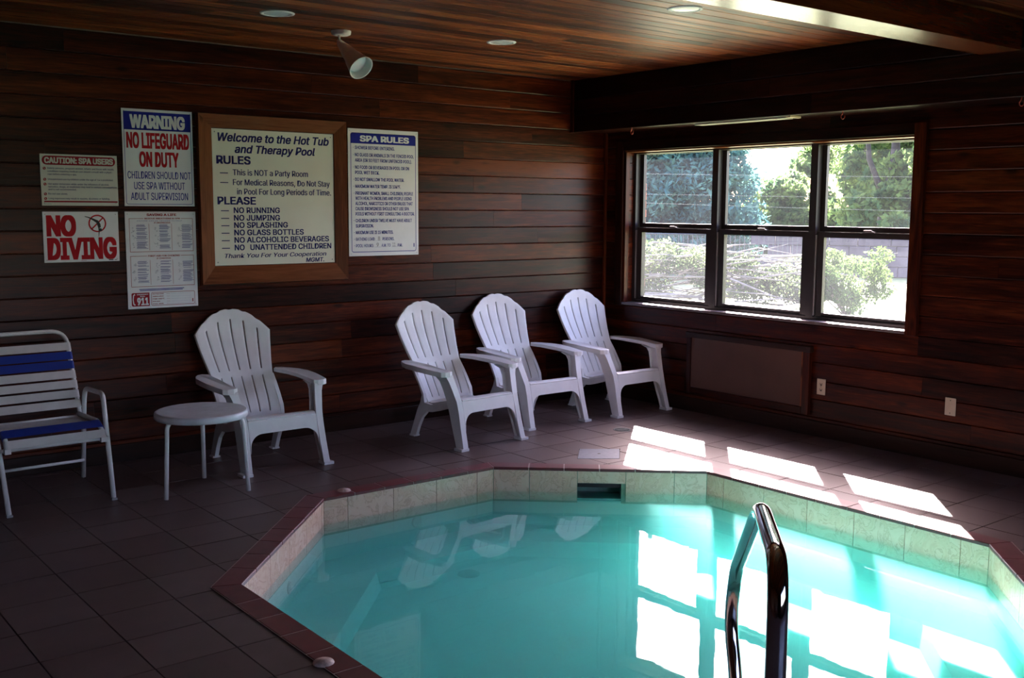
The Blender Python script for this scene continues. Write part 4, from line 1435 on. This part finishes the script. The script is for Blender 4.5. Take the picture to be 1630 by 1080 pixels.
def make_adirondack(label, loc, rz, group):
    t = thing('adirondack_chair', label, 'chair', loc, rz, group)
    # backrest
    hw = [(0.25, 0.198), (0.35, 0.212), (0.45, 0.214), (0.53, 0.218), (0.60, 0.232), (0.70, 0.252), (0.80, 0.269), (0.96, 0.269)]
    yc = [(0.25, 0.525), (0.33, 0.565), (0.45, 0.632), (0.533, 0.680), (0.62, 0.730), (0.72, 0.777), (0.80, 0.808), (0.88, 0.828), (0.96, 0.838)]
    ue = []
    sw = 0.034
    slat = (2 - 5 * sw) / 6
    u = -1.0
    cols = []
    for k in range(6):
        cols += [(u + slat * q_ / 4, u + slat * (q_ + 1) / 4, False) for q_ in range(4)]; u += slat
        if k < 5:
            cols.append((u, u + sw, True)); u += sw
    us = [c[0] for c in cols] + [1.0]
    def rowz(uu):
        zt = 0.955 - 0.155 * abs(uu) ** 2.1
        zs = zt - 0.070
        r_ = [0.252, 0.285]
        r_ += [0.285 + (0.512 - 0.285) * k / 5 for k in range(1, 6)]
        r_ += [0.530, 0.552]
        r_ += [0.552 + (zs - 0.552) * k / 8 for k in range(1, 9)]
        r_ += [zt - 0.03, zt]
        return r_
    bm = bmesh.new()
    grid = []
    nr = len(rowz(0))
    for ui, uu in enumerate(us):
        rz_ = rowz(uu)
        colv = []
        for j, z in enumerate(rz_):
            zz = z
            is_edge = any(abs(uu - c[0]) < 1e-6 and c[2] for c in cols) or any(abs(uu - c[1]) < 1e-6 and c[2] for c in cols)
            if j == nr - 1 and is_edge: zz -= 0.006
            x = uu * interp(hw, min(z, 0.8 + (z - .8) * .2))
            y = interp(yc, z) - 0.028 * uu * uu
            # each slat very slightly crowned
            colv.append(bm.verts.new((x, y, zz)))
        grid.append(colv)
    for ci in range(len(cols)):
        for j in range(nr - 1):
            if cols[ci][2] and (1 <= j <= 5 or 8 <= j <= nr - 4):
                continue
            bm.faces.new((grid[ci][j], grid[ci + 1][j], grid[ci + 1][j + 1], grid[ci][j + 1]))
    bmesh.ops.recalc_face_normals(bm, faces=bm.faces[:])
    bk = finish('backrest', bm, M_plastic, t, smooth=True)
    md = bk.modifiers.new('thick', 'SOLIDIFY'); md.thickness = 0.020; md.offset = 0
    soft(bk, 0.003, 2, 50)
    es_ = bk.modifiers.new('edges', 'EDGE_SPLIT'); es_.split_angle = R_(40)
    # seat
    prof = [(0.530, 0.262), (0.46, 0.258), (0.40, 0.268), (0.32, 0.287), (0.24, 0.308), (0.17, 0.327), (0.125, 0.337), (0.095, 0.337), (0.078, 0.328)]
    bm = bmesh.new()
    ns = 11
    xs = [-1, -0.70, -0.66, -0.38, -0.34, -0.04, 0.0, 0.30, 0.34, 0.62, 0.66, 1]
    slots = (1, 3, 5, 7, 9)
    gr = []
    for (yy, zz) in prof:
        hwid = 0.190 + (0.232 - 0.190) * (0.53 - yy) / 0.45
        gr.append([bm.verts.new((x * hwid, yy, zz)) for x in xs])
    for j in range(len(prof) - 1):
        for i in range(len(xs) - 1):
            if i in slots and 1 <= j <= 4: continue
            bm.faces.new((gr[j][i], gr[j][i + 1], gr[j + 1][i + 1], gr[j + 1][i]))
    bmesh.ops.recalc_face_normals(bm, faces=bm.faces[:])
    st = finish('seat', bm, M_plastic, t)
    md = st.modifiers.new('thick', 'SOLIDIFY'); md.thickness = 0.012; md.offset = 0
    soft(st, 0.003, 2, 50)
    # apron with the arched lower edge between the front legs
    W = 0.236
    arch = [(-W, 0.325), (-W, 0.13)]
    R2 = 0.085
    for k in range(9):
        a = PI - (PI / 2) * k / 8
        arch.append((-W + R2 + 0.004 + R2 * math.cos(a), 0.160 + R2 * math.sin(a)))
    arch2 = [(-p[0], p[1]) for p in arch[::-1]]
    poly = arch + arch2
    bm = bmesh.new()
    def yap(z): return 0.075 * z / 0.327
    fa = [bm.verts.new((p[0], yap(p[1]) + 0.001, p[1])) for p in poly]
    fb = [bm.verts.new((p[0], yap(p[1]) + 0.015, p[1])) for p in poly]
    n = len(poly)
    bm.faces.new(fa[::-1]); bm.faces.new(fb)
    for k in range(n): bm.faces.new((fa[k], fa[(k + 1) % n], fb[(k + 1) % n], fb[k]))
    bmesh.ops.recalc_face_normals(bm, faces=bm.faces[:])
    soft(finish('apron', bm, M_plastic, t), 0.003, 2, 50)
    for s in (-1, 1):
        # armrest
        outl = [(0.262, 0.690), (0.232, 0.655), (0.236, 0.60), (0.250, 0.50), (0.258, 0.38), (0.262, 0.26), (0.262, 0.150), (0.290, 0.138), (0.330, 0.140), (0.358, 0.155), (0.370, 0.24), (0.380, 0.34), (0.380, 0.44), (0.366, 0.54), (0.335, 0.62), (0.300, 0.675)]
        bm = bmesh.new()
        def zt(y): return 0.531 + 0.020 * min(1, (y - 0.14) / 0.3)
        n = len(outl)
        tp = [bm.verts.new((s * p[0], p[1], zt(p[1]))) for p in outl]
        bt = [bm.verts.new((s * p[0], p[1], zt(p[1]) - (0.036 if p[0] > 0.32 or p[1] < 0.2 else 0.024))) for p in outl]
        bm.faces.new(tp); bm.faces.new(bt[::-1])
        for k in range(n): bm.faces.new((tp[k], tp[(k + 1) % n], bt[(k + 1) % n], bt[k]))
        bmesh.ops.recalc_face_normals(bm, faces=bm.faces[:])
        soft(finish('armrest', bm, M_plastic, t), 0.0035, 2, 40)
        # front leg: angle section with a recess on its outer side
        secs = [(0.0, 0.246, 0.290, -0.006, 0.072), (0.15, 0.241, 0.284, 0.034, 0.128), (0.25, 0.237, 0.281, 0.057, 0.163), (0.33, 0.237, 0.283, 0.078, 0.190),
                (0.41, 0.248, 0.298, 0.108, 0.212), (0.46, 0.257, 0.308, 0.127, 0.232), (0.49, 0.262, 0.320, 0.138, 0.262), (0.508, 0.264, 0.330, 0.142, 0.330)]
        bm = bmesh.new()
        rings = []
        for (z, xi, xo, yf, yb_) in secs:
            ft_ = 0.013
            xm = xo - 0.020
            # front plate full width, web on the inside, leaving the outside hollow
            ring_ = [(xo, yf), (xi, yf), (xi, yf + ft_), (xo - 0.015, yf + ft_ + 0.004), (xo - 0.015, yb_ - 0.012), (xi + 0.012, yb_ - 0.010), (xi + 0.012, yb_), (xo, yb_)]
            rings.append([bm.verts.new((s * a_, b_, z)) for a_, b_ in ring_])
        m_ = 8
        for i in range(len(rings) - 1):
            for k in range(m_):
                bm.faces.new((rings[i][k], rings[i][(k + 1) % m_], rings[i + 1][(k + 1) % m_], rings[i + 1][k]))
        bm.faces.new(rings[0]); bm.faces.new(rings[-1])
        bmesh.ops.recalc_face_normals(bm, faces=bm.faces[:])
        # foot pad closing the hollow
        add_box(bm, min(s * 0.245, s * 0.313), max(s * 0.245, s * 0.313), -0.010, 0.072, 0.0, 0.018)
        soft(finish('leg', bm, M_plastic, t), 0.0025, 2, 40)
        # rear leg with side rail
        pr = [(0.604, 0.0), (0.666, 0.0), (0.662, 0.020), (0.628, 0.100), (0.584, 0.200), (0.548, 0.262), (0.530, 0.314), (0.568, 0.385), (0.624, 0.455), (0.668, 0.515),
              (0.652, 0.520), (0.606, 0.465), (0.556, 0.395), (0.512, 0.325), (0.500, 0.262), (0.430, 0.256), (0.330, 0.280), (0.230, 0.306), (0.155, 0.326), (0.145, 0.290), (0.205, 0.266), (0.27, 0.245), (0.345, 0.222), (0.41, 0.206), (0.476, 0.199), (0.53, 0.15), (0.573, 0.075)]
        xa, xb = sorted((s * 0.202, s * 0.230))
        rl_ = soft(prism('rear_leg', pr, xa, xb, 'yz', M_plastic, t), 0.003, 2, 40)
        bm = bmesh.new()
        add_box(bm, *sorted((s * 0.188, s * 0.240)), 0.606, 0.664, 0.0, 0.012)
        soft(finish('foot_pad', bm, M_plastic, rl_), 0.002)
    return t

ad_group = 'white plastic adirondack chairs along the sign wall'
a0 = make_adirondack('white plastic adirondack chair standing alone behind the round side table', (2.932, 5.929, 0), 0.011, ad_group)
dup(a0, (4.392, 5.713, 0), 0.080, 'white plastic adirondack chair, front left one of the three together')
dup(a0, (5.193, 5.944, 0), -0.009, 'white plastic adirondack chair in the middle of the three together')
dup(a0, (6.050, 5.894, 0), 0.001, 'white plastic adirondack chair in the room corner, with a tiny sun spot on its seat')

# ------------------------------------------------------------------ strap chair
ch = thing('strap_chair', 'white tube pool chair with blue and white vinyl straps at left', 'chair', (1.575, 5.92, 0), 0.02)
TR = 0.0125
for s in (-1, 1):
    x = s * 0.292
    sf_ = tube('side_frame', [(s * 0.275, 0.0, 0.0), (x, 0.165, 0.568), (x, 0.20, 0.580), (x, 0.47, 0.570), (x, 0.500, 0.50), (x + s * 0.012, 0.62, 0.0)], 0.0135, M_tube, ch, 14, fr=0.07)
    bm = bmesh.new(); add_box(bm, s * 0.275 - 0.015, s * 0.275 + 0.015, -0.015, 0.015, 0.0, 0.012)
    finish('foot_cap', bm, M_foot, sf_)
# seat and back rails in one bent tube each side joined over the top
BY0, BZ0_, BY1, BZ1_ = 0.475, 0.375, 0.70, 0.895
bpts = [(-0.262, BY0, BZ0_), (-0.262, BY1, BZ1_), (0.262, BY1, BZ1_), (0.262, BY0, BZ0_)]
tube('back_frame', bpts, TR, M_tube, ch, 14, fr=0.095, fn=8)
for s in (-1, 1):
    tube('seat_rail', [(s * 0.252, 0.49, 0.418), (s * 0.252, 0.165, 0.426), (s * 0.252, 0.085, 0.392), (s * 0.252, 0.066, 0.345)], TR, M_tube, ch, 12, fr=0.03)
tube('cross_bar', [(-0.285, 0.082, 0.340), (0.285, 0.082, 0.340)], 0.010, M_tube, ch, 12)
tube('cross_bar', [(-0.30, 0.575, 0.115), (0.30, 0.575, 0.115)], 0.009, M_tube, ch, 12)
tube('cross_bar', [(-0.29, 0.485, 0.405), (0.29, 0.485, 0.405)], 0.010, M_tube, ch, 12)
def strap(p0, p1, half, mat, label=None):
    """flat strap wrapped round both rails; p0,p1 = lower and upper edge in (y,z)"""
    bm = bmesh.new()
    d = Vector((0, p1[0] - p0[0], p1[1] - p0[1]))
    nn_ = Vector((1, 0, 0)).cross(d).normalized()
    if nn_.y > 0: nn_ = -nn_
    e = TR + 0.0022
    path = []
    for k in range(7):
        a = -PI / 2 - PI * k / 6
        path.append((-half + e * math.cos(a + 0) * 1.0, math.sin(a + PI) * e))
    path = [( -half - e * math.sin(PI * k / 6), -e * math.cos(PI * k / 6)) for k in range(7)]      # back to front round the left rail
    path += [(half + e * math.sin(PI * k / 6), e * math.cos(PI * k / 6)) for k in range(7)]
    th = 0.0022
    def pt(x, o, base):
        return Vector((x, base[0], base[1])) + nn_ * o
    n = len(path)
    A = [bm.verts.new(pt(x, o, p0)) for x, o in path]
    B = [bm.verts.new(pt(x, o, p1)) for x, o in path]
    for k in range(n - 1):
        bm.faces.new((A[k], A[k + 1], B[k + 1], B[k]))
    o = finish('strap', bm, mat, ch, smooth=False)
    md = o.modifiers.new('t', 'SOLIDIFY'); md.thickness = th; md.offset = 0
    if label: o['label'] = label
    return o
back_edges = [(0.822, 0.778, 'w'), (0.769, 0.725, 'b'), (0.717, 0.672, 'b'), (0.662, 0.618, 'w'), (0.606, 0.563, 'w'), (0.551, 0.508, 'w'), (0.496, 0.452, 'w')]
def byz(z):
    t_ = (z - BZ0_) / (BZ1_ - BZ0_)
    return (BY0 + (BY1 - BY0) * t_, z)
for zt_, zb_, c_ in back_edges:
    strap(byz(zb_), byz(zt_), 0.262, M_strapw if c_ == 'w' else M_strapb, 'blue vinyl strap' if c_ == 'b' else None)
strap((0.092, 0.394), (0.158, 0.422), 0.252, M_strapb, 'blue vinyl strap')
ys_ = [0.122 + 0.046 * k for k in range(8)]
for k, yy in enumerate(ys_[1:]):
    y0_, y1_ = yy, yy + 0.038
    def sz(y): return 0.426 - (y - 0.16) * 0.008 / 0.33
    blue = False
    strap((y0_, sz(y0_)), (y1_, sz(y1_)), 0.252, M_strapb if blue else M_strapw, 'blue vinyl strap' if blue else None)
strap((0.063, 0.346), (0.083, 0.388), 0.252, M_strapw)
bm = bmesh.new()
for s in (-1, 1):
    add_box(bm, s * 0.252 - 0.016, s * 0.252 + 0.016, 0.050, 0.082, 0.325, 0.352)
finish('rail_end_cap', bm, M_tube, ch)

# ------------------------------------------------------------------ side table
tb = thing('side_table', 'small round white plastic side table on bent tube legs', 'table', (2.335, 5.83, 0))
lathe('tabletop', [(0.0, 0.470), (0.24, 0.470), (0.252, 0.472), (0.259, 0.468), (0.262, 0.458), (0.262, 0.438), (0.256, 0.432), (0.245, 0.434), (0.240, 0.452), (0.0, 0.452)], M_table, tb, 64)
for a_deg in (199, 316, 67):
    a = R_(a_deg)
    dx, dy = math.cos(a), math.sin(a)
    tube('leg', [(dx * 0.05, dy * 0.05, 0.438), (dx * 0.246, dy * 0.246, 0.438), (dx * 0.270, dy * 0.270, 0.0)], 0.0125, M_tube, tb, 14, fr=0.05, fn=8)

# ------------------------------------------------------------------ hand rail
hr = thing('pool_handrail', 'polished steel handrail bent down into the pool', 'handrail', (0, 0, 0))
pts = [(1.905, 1.423, 0.0), (1.932, 1.446, 0.835), (2.460, 1.915, 0.772), (2.935, 2.385, 0.345), (2.930, 2.400, 0.150), (2.87, 2.31, -0.06), (2.80, 2.26, -0.46)]
tube('rail', pts, 0.0245, M_steel, hr, 28, fr=0.13, fn=10)
lathe('escutcheon', [(0.026, 0.022), (0.040, 0.018), (0.058, 0.006), (0.060, 0.001)], M_steel, hr, 30, origin=(1.905, 1.423, 0))

# ------------------------------------------------------------------ outside
gz = -0.25
bm = bmesh.new()
v = [bm.verts.new(p) for p in ((6.8, -80, gz), (140, -80, gz), (140, 140, gz), (6.8, 140, gz))]
bm.faces.new(v)
tag(finish('lawn', bm, M_grass), 'sunlit lawn outside the window', 'lawn', kind='stuff')

def leaves(name, blobs, count, size, mat, parent, seed, kind='stuff', long=1.0, up=0.0):
    r = random.Random(seed)
    vs_, fs = [], []
    tot = sum(b[3] * b[4] * b[5] for b in blobs)
    for b in blobs:
        nb = int(count * (b[3] * b[4] * b[5]) / tot)
        for _ in range(nb):
            while True:
                p = Vector((r.uniform(-1, 1), r.uniform(-1, 1), r.uniform(-1, 1)))
                if 0.25 < p.length < 1: break
            p = p * (0.75 + 0.3 * noise.noise(p * 2.5 + Vector((b[0], b[1], b[2]))) + 0.15)
            c = Vector((b[0] + p.x * b[3], b[1] + p.y * b[4], b[2] + p.z * b[5]))
            s_ = size * r.uniform(0.5, 1.3)
            d1 = Vector((r.gauss(0, 1), r.gauss(0, 1), r.gauss(0, 1) + up)).normalized()
            d2 = d1.cross(Vector((r.gauss(0, 1), r.gauss(0, 1), r.gauss(0, 1)))).normalized()
            k = len(vs_)
            vs_ += [c - d1 * s_ * long, c + d2 * s_ * 0.5, c + d1 * s_ * long, c - d2 * s_ * 0.5]
            fs.append((k, k + 1, k + 2, k + 3))
    me = bpy.data.meshes.new(name)
    me.from_pydata([tuple(v) for v in vs_], [], fs)
    me.materials.append(mat)
    o = bpy.data.objects.new(name, me)
    COL.objects.link(o)
    o.parent = parent
    if kind: o['kind'] = kind
    return o

def tree(name, label, loc, trunk, blobs, count, size, mat, seed, long=1.0):
    t = thing(name, label, 'tree', loc)
    bm = bmesh.new()
    for path, r0, r1 in trunk:
        n = len(path)
        add_tube(bm, path, r0, 10, radii=[r0 + (r1 - r0) * i / (n - 1) for i in range(n)])
    finish('trunk', bm, M_bark, t, smooth=True)
    leaves('foliage', blobs, count, size, mat, t, seed, long=long)
    return t

# conifer behind the left and middle panes
rnd = random.Random(77)
bl_ = []
for k in range(24):
    z = 0.3 + k * 0.33
    rr = 3.6 - max(0, z - 1.6) * 0.18
    for q in range(4):
        a = rnd.uniform(0, 2 * PI)
        bl_.append((math.cos(a) * rr * 0.52, math.sin(a) * rr * 0.52, z, rr * 0.5, rr * 0.5, 0.55))
tree('conifer_tree', 'tall dense blue green conifer seen through the left panes', (24.3, 23.4, gz), [([(0, 0, -0.2), (0, 0, 4), (0.1, 0, 9)], 0.3, 0.08)], bl_, 100000, 0.085, M_leafc, 1, long=1.5)
bl_ = []
for k in range(46):
    a = rnd.uniform(0, 2 * PI); r_ = rnd.uniform(0.3, 2.6)
    bl_.append((math.cos(a) * r_, math.sin(a) * r_, rnd.uniform(1.0, 7.5), rnd.uniform(0.5, 1.1), rnd.uniform(0.5, 1.1), rnd.uniform(0.4, 0.8)))
tree('deciduous_tree', 'sunlit leafy tree with a slim dark trunk in the right upper pane', (35.2, 22.9, gz), [([(0, 0, -0.2), (0.05, 0.05, 2.0), (-0.15, 0.1, 4.2), (-0.3, 0.2, 7)], 0.17, 0.07), ([(-0.1, 0.1, 3), (0.5, -0.6, 4.6), (0.8, -0.8, 6.5)], 0.09, 0.04)], bl_, 26000, 0.15, M_leafd, 2)
bl_ = []
for k in range(46):
    a = rnd.uniform(0, 2 * PI); r_ = rnd.uniform(0.3, 2.6)
    bl_.append((math.cos(a) * r_ + 0.5, math.sin(a) * r_ - 0.8, rnd.uniform(0.6, 7.5), rnd.uniform(0.5, 1.1), rnd.uniform(0.5, 1.1), rnd.uniform(0.4, 0.8)))
tree('deciduous_tree', 'leafy tree with a forked thicker trunk at the far right of the window', (32.1, 20.3, gz), [([(0, 0, -0.2), (0.0, 0.0, 2.0), (0.25, -0.15, 3.4), (0.3, -0.2, 7)], 0.24, 0.10), ([(0.05, 0, 2.2), (-0.4, 0.4, 3.6), (-0.6, 0.6, 6.5)], 0.12, 0.05), ([(0.1, 0, 2.4), (0.7, -0.9, 3.3), (0.9, -1.2, 5)], 0.10, 0.04)], bl_, 28000, 0.15, M_leafd, 3)
bl_ = []
for k in range(14):
    bl_.append((rnd.uniform(-2.2, 2.2), rnd.uniform(-2.2, 2.2), rnd.uniform(0.6, 3.0), rnd.uniform(0.7, 1.2), rnd.uniform(0.7, 1.2), rnd.uniform(0.5, 0.8)))
tree('deciduous_tree', 'lower pale green tree seen through the middle upper pane below the sky', (38.5, 30.0, gz), [([(0, 0, -0.2), (0.1, 0, 1.5), (0, 0.1, 3)], 0.15, 0.06)], bl_, 11000, 0.14, M_leafd, 4)
bl_ = []
for k in range(22):
    bl_.append((rnd.uniform(-3.2, 3.2), rnd.uniform(-3.2, 3.2), rnd.uniform(0.4, 4.6), rnd.uniform(0.8, 1.4), rnd.uniform(0.8, 1.4), rnd.uniform(0.6, 0.9)))
tree('deciduous_tree', 'hazy green tree furthest back behind the forked tree', (43.0, 26.5, gz), [([(0, 0, -0.2), (0.1, 0, 2.5), (0, 0.1, 5)], 0.2, 0.08)], bl_, 15000, 0.17, M_leafd, 5)
bl_ = []
for k in range(26):
    q = k / 25
    bl_.append((rnd.uniform(-1.6, 1.6), rnd.uniform(-0.8, 0.8), rnd.uniform(0.2, 1.7), 1.0, 1.0, 0.7))
hd = leaves('undergrowth', [(41 - k * 0.55, 19.5 + k * 0.95, gz + 0.9 + 0.3 * math.sin(k * 2.1), 1.2, 1.0, 1.3) for k in range(16)], 22000, 0.15, M_leafs, None, 9)
tag(hd, 'band of green undergrowth along the far edge of the lawn', 'bushes', kind='stuff')

# brush pile (two heaps of cut branches) and shrub on the lawn
bp2 = thing('brush_pile', 'wide heap of cut leafy branches lying on the lawn', 'brush pile', (16.0, 13.6, gz))
rnd = random.Random(12)
dirp = Vector((17.1 - 15.0, 12.19 - 14.69, 0)).normalized()
bmb = bmesh.new()
for k in range(150):
    s_ = rnd.uniform(-2.0, 1.9)
    hgt = 1.15 * (1 - 0.25 * (s_ / 2) ** 2)
    c = dirp * s_ + Vector((rnd.uniform(-.6, .6), rnd.uniform(-.6, .6), rnd.uniform(0.08, hgt)))
    d = (dirp * rnd.choice((-1, 1)) + Vector((rnd.uniform(-.6, .6), rnd.uniform(-.6, .6), rnd.uniform(-.25, .25)))).normalized()
    L_2 = rnd.uniform(0.4, 1.1)
    p0, p2 = c - d * L_2, c + d * L_2
    p0.z = max(p0.z, 0.02); p2.z = max(p2.z, 0.02)
    pm = c + Vector((rnd.uniform(-.08, .08), rnd.uniform(-.08, .08), rnd.uniform(0, .12)))
    add_tube(bmb, [p0, pm, p2], 0.01, 5, radii=[rnd.uniform(.012, .03), .014, .004])
o = finish('branches', bmb, M_branch, bp2, smooth=True); o['kind'] = 'stuff'
bls = []
for k in range(40):
    s_ = rnd.uniform(-2.0, 2.0)
    bls.append((dirp.x * s_ + rnd.uniform(-.5, .5), dirp.y * s_ + rnd.uniform(-.5, .5), rnd.uniform(0.2, 1.15), .42, .42, .22))
leaves('foliage', bls, 15000, 0.040, M_leafb, bp2, 15)
sh = thing('lawn_shrub', 'rounded green shrub on the lawn right of the brush pile', 'shrub', (16.2, 10.9, gz))
bmb = bmesh.new()
bls = []
for k in range(26):
    a = rnd.uniform(0, 2 * PI); e_ = rnd.uniform(0.5, 1.0)
    tip = Vector((math.cos(a) * e_ * 0.72, math.sin(a) * e_ * 0.72, rnd.uniform(0.25, 1.2)))
    add_tube(bmb, [(0, 0, 0), tuple(tip * 0.5 + Vector((0, 0, 0.1))), tuple(tip)], 0.012, 5, radii=[.015, .01, .004])
    bls.append((tip.x * .85, tip.y * .85, tip.z * .95, .26, .26, .20))
o = finish('stems', bmb, M_branch, sh, smooth=True)
leaves('foliage', bls, 9000, 0.036, M_leafs, sh, 16)

# low wall with a pale rail at right, fence behind the pile
d = (Vector((22.0, 23.0, 0)) - Vector((29.5, 13.5, 0)))
wa = thing('retaining_wall', 'low grey stone retaining wall beyond the lawn with a pale rail', 'wall', (29.5, 13.5, gz), math.atan2(d.y, d.x))
LW = d.length
rnd = random.Random(6)
z_ = 0.005
for row in range(4):
    x_ = 0.0
    while x_ < LW * .62:
        l_ = rnd.uniform(0.5, 0.9)
        box('stone_block', x_ + .01, x_ + l_, -0.2 + rnd.uniform(-.02, .02), 0.2, z_ + .01, z_ + 0.29, M_stone, wa, bev=0.015, seg=1)
        x_ += l_
    z_ += 0.29
tube('pale_rail', [(0, -0.55, 0.78), (LW * 0.62, -0.55, 0.80)], 0.035, M_rail, wa, 8)
for k in range(5):
    tube('rail_post', [(LW * .62 * (k + .5) / 5, -0.55, 0.0), (LW * .62 * (k + .5) / 5, -0.55, 0.79)], 0.03, M_rail, wa, 8)
fe = thing('metal_fence', 'grey picket fence behind the brush pile', 'fence', (22.9, 16.2, gz), math.atan2(19.9 - 16.2, 19.7 - 22.9))
LF = 5.4
for z_ in (0.25, 1.25):
    tube('fence_rail', [(0, 0, z_), (LF, 0, z_)], 0.02, M_fence, fe, 6)
for k in range(46):
    box('picket', k * 0.12 - 0.011, k * 0.12 + 0.011, -0.034, -0.021, 0.05, 1.38, M_fence, fe)

# cables across the view, strung between two poles outside the frame
for (za, zb, lab) in ((2.16, 2.13, 'uppermost pale overhead cable crossing the conifer'), (1.86, 1.83, 'middle pale overhead cable crossing the conifer'), (1.73, 1.67, 'lowest pale overhead cable crossing the conifer')):
    d_ = Vector((12.06 - 11.43, 10.52 - 11.19, 0)).normalized()
    base = Vector((11.43, 11.19, 0))
    pts = []
    for k in range(20):
        s_ = -2.5 + k * 0.5
        pts.append(tuple(base + d_ * s_ + Vector((0, 0, za + (zb - za) * 0.5 * s_ + 0.001 * s_ * s_))))
    c = tube('overhead_cable', pts, 0.0016, M_wire, None, 6)
    tag(c, lab, 'cable')
for (s_, lab) in ((-2.5, 'grey cable pole to the left, behind the window jamb'), (7.0, 'grey cable pole to the right, beyond the window')):
    b_ = Vector((11.43, 11.19, 0)) + Vector((12.06 - 11.43, 10.52 - 11.19, 0)).normalized() * s_
    pl_ = thing('cable_pole', lab, 'pole', (b_.x, b_.y, gz))
    tube('shaft', [(0, 0, 0), (0, 0, 2.9)], 0.06, M_fence, pl_, 10, radii=[0.07, 0.05])
    for zz in (1.73, 1.86, 2.16):
        box('insulator', -0.02, 0.02, -0.09, 0.09, zz - gz - 0.02, zz - gz + 0.02, M_fence, pl_)

for pre_, g_ in (('ceiling_downlight', 'recessed downlights in the wood ceiling'), ('cup_hook', 'red cup hooks under the soffit'), ('deck_cap', 'small round caps on the pool coping'),
                 ('deciduous_tree', 'leafy trees beyond the lawn'), ('overhead_cable', 'cables strung across the garden'), ('cable_pole', 'poles holding the cables')):
    for o in COL.objects:
        if o.parent is None and o.name.split('.')[0] == pre_:
            o['group'] = g_
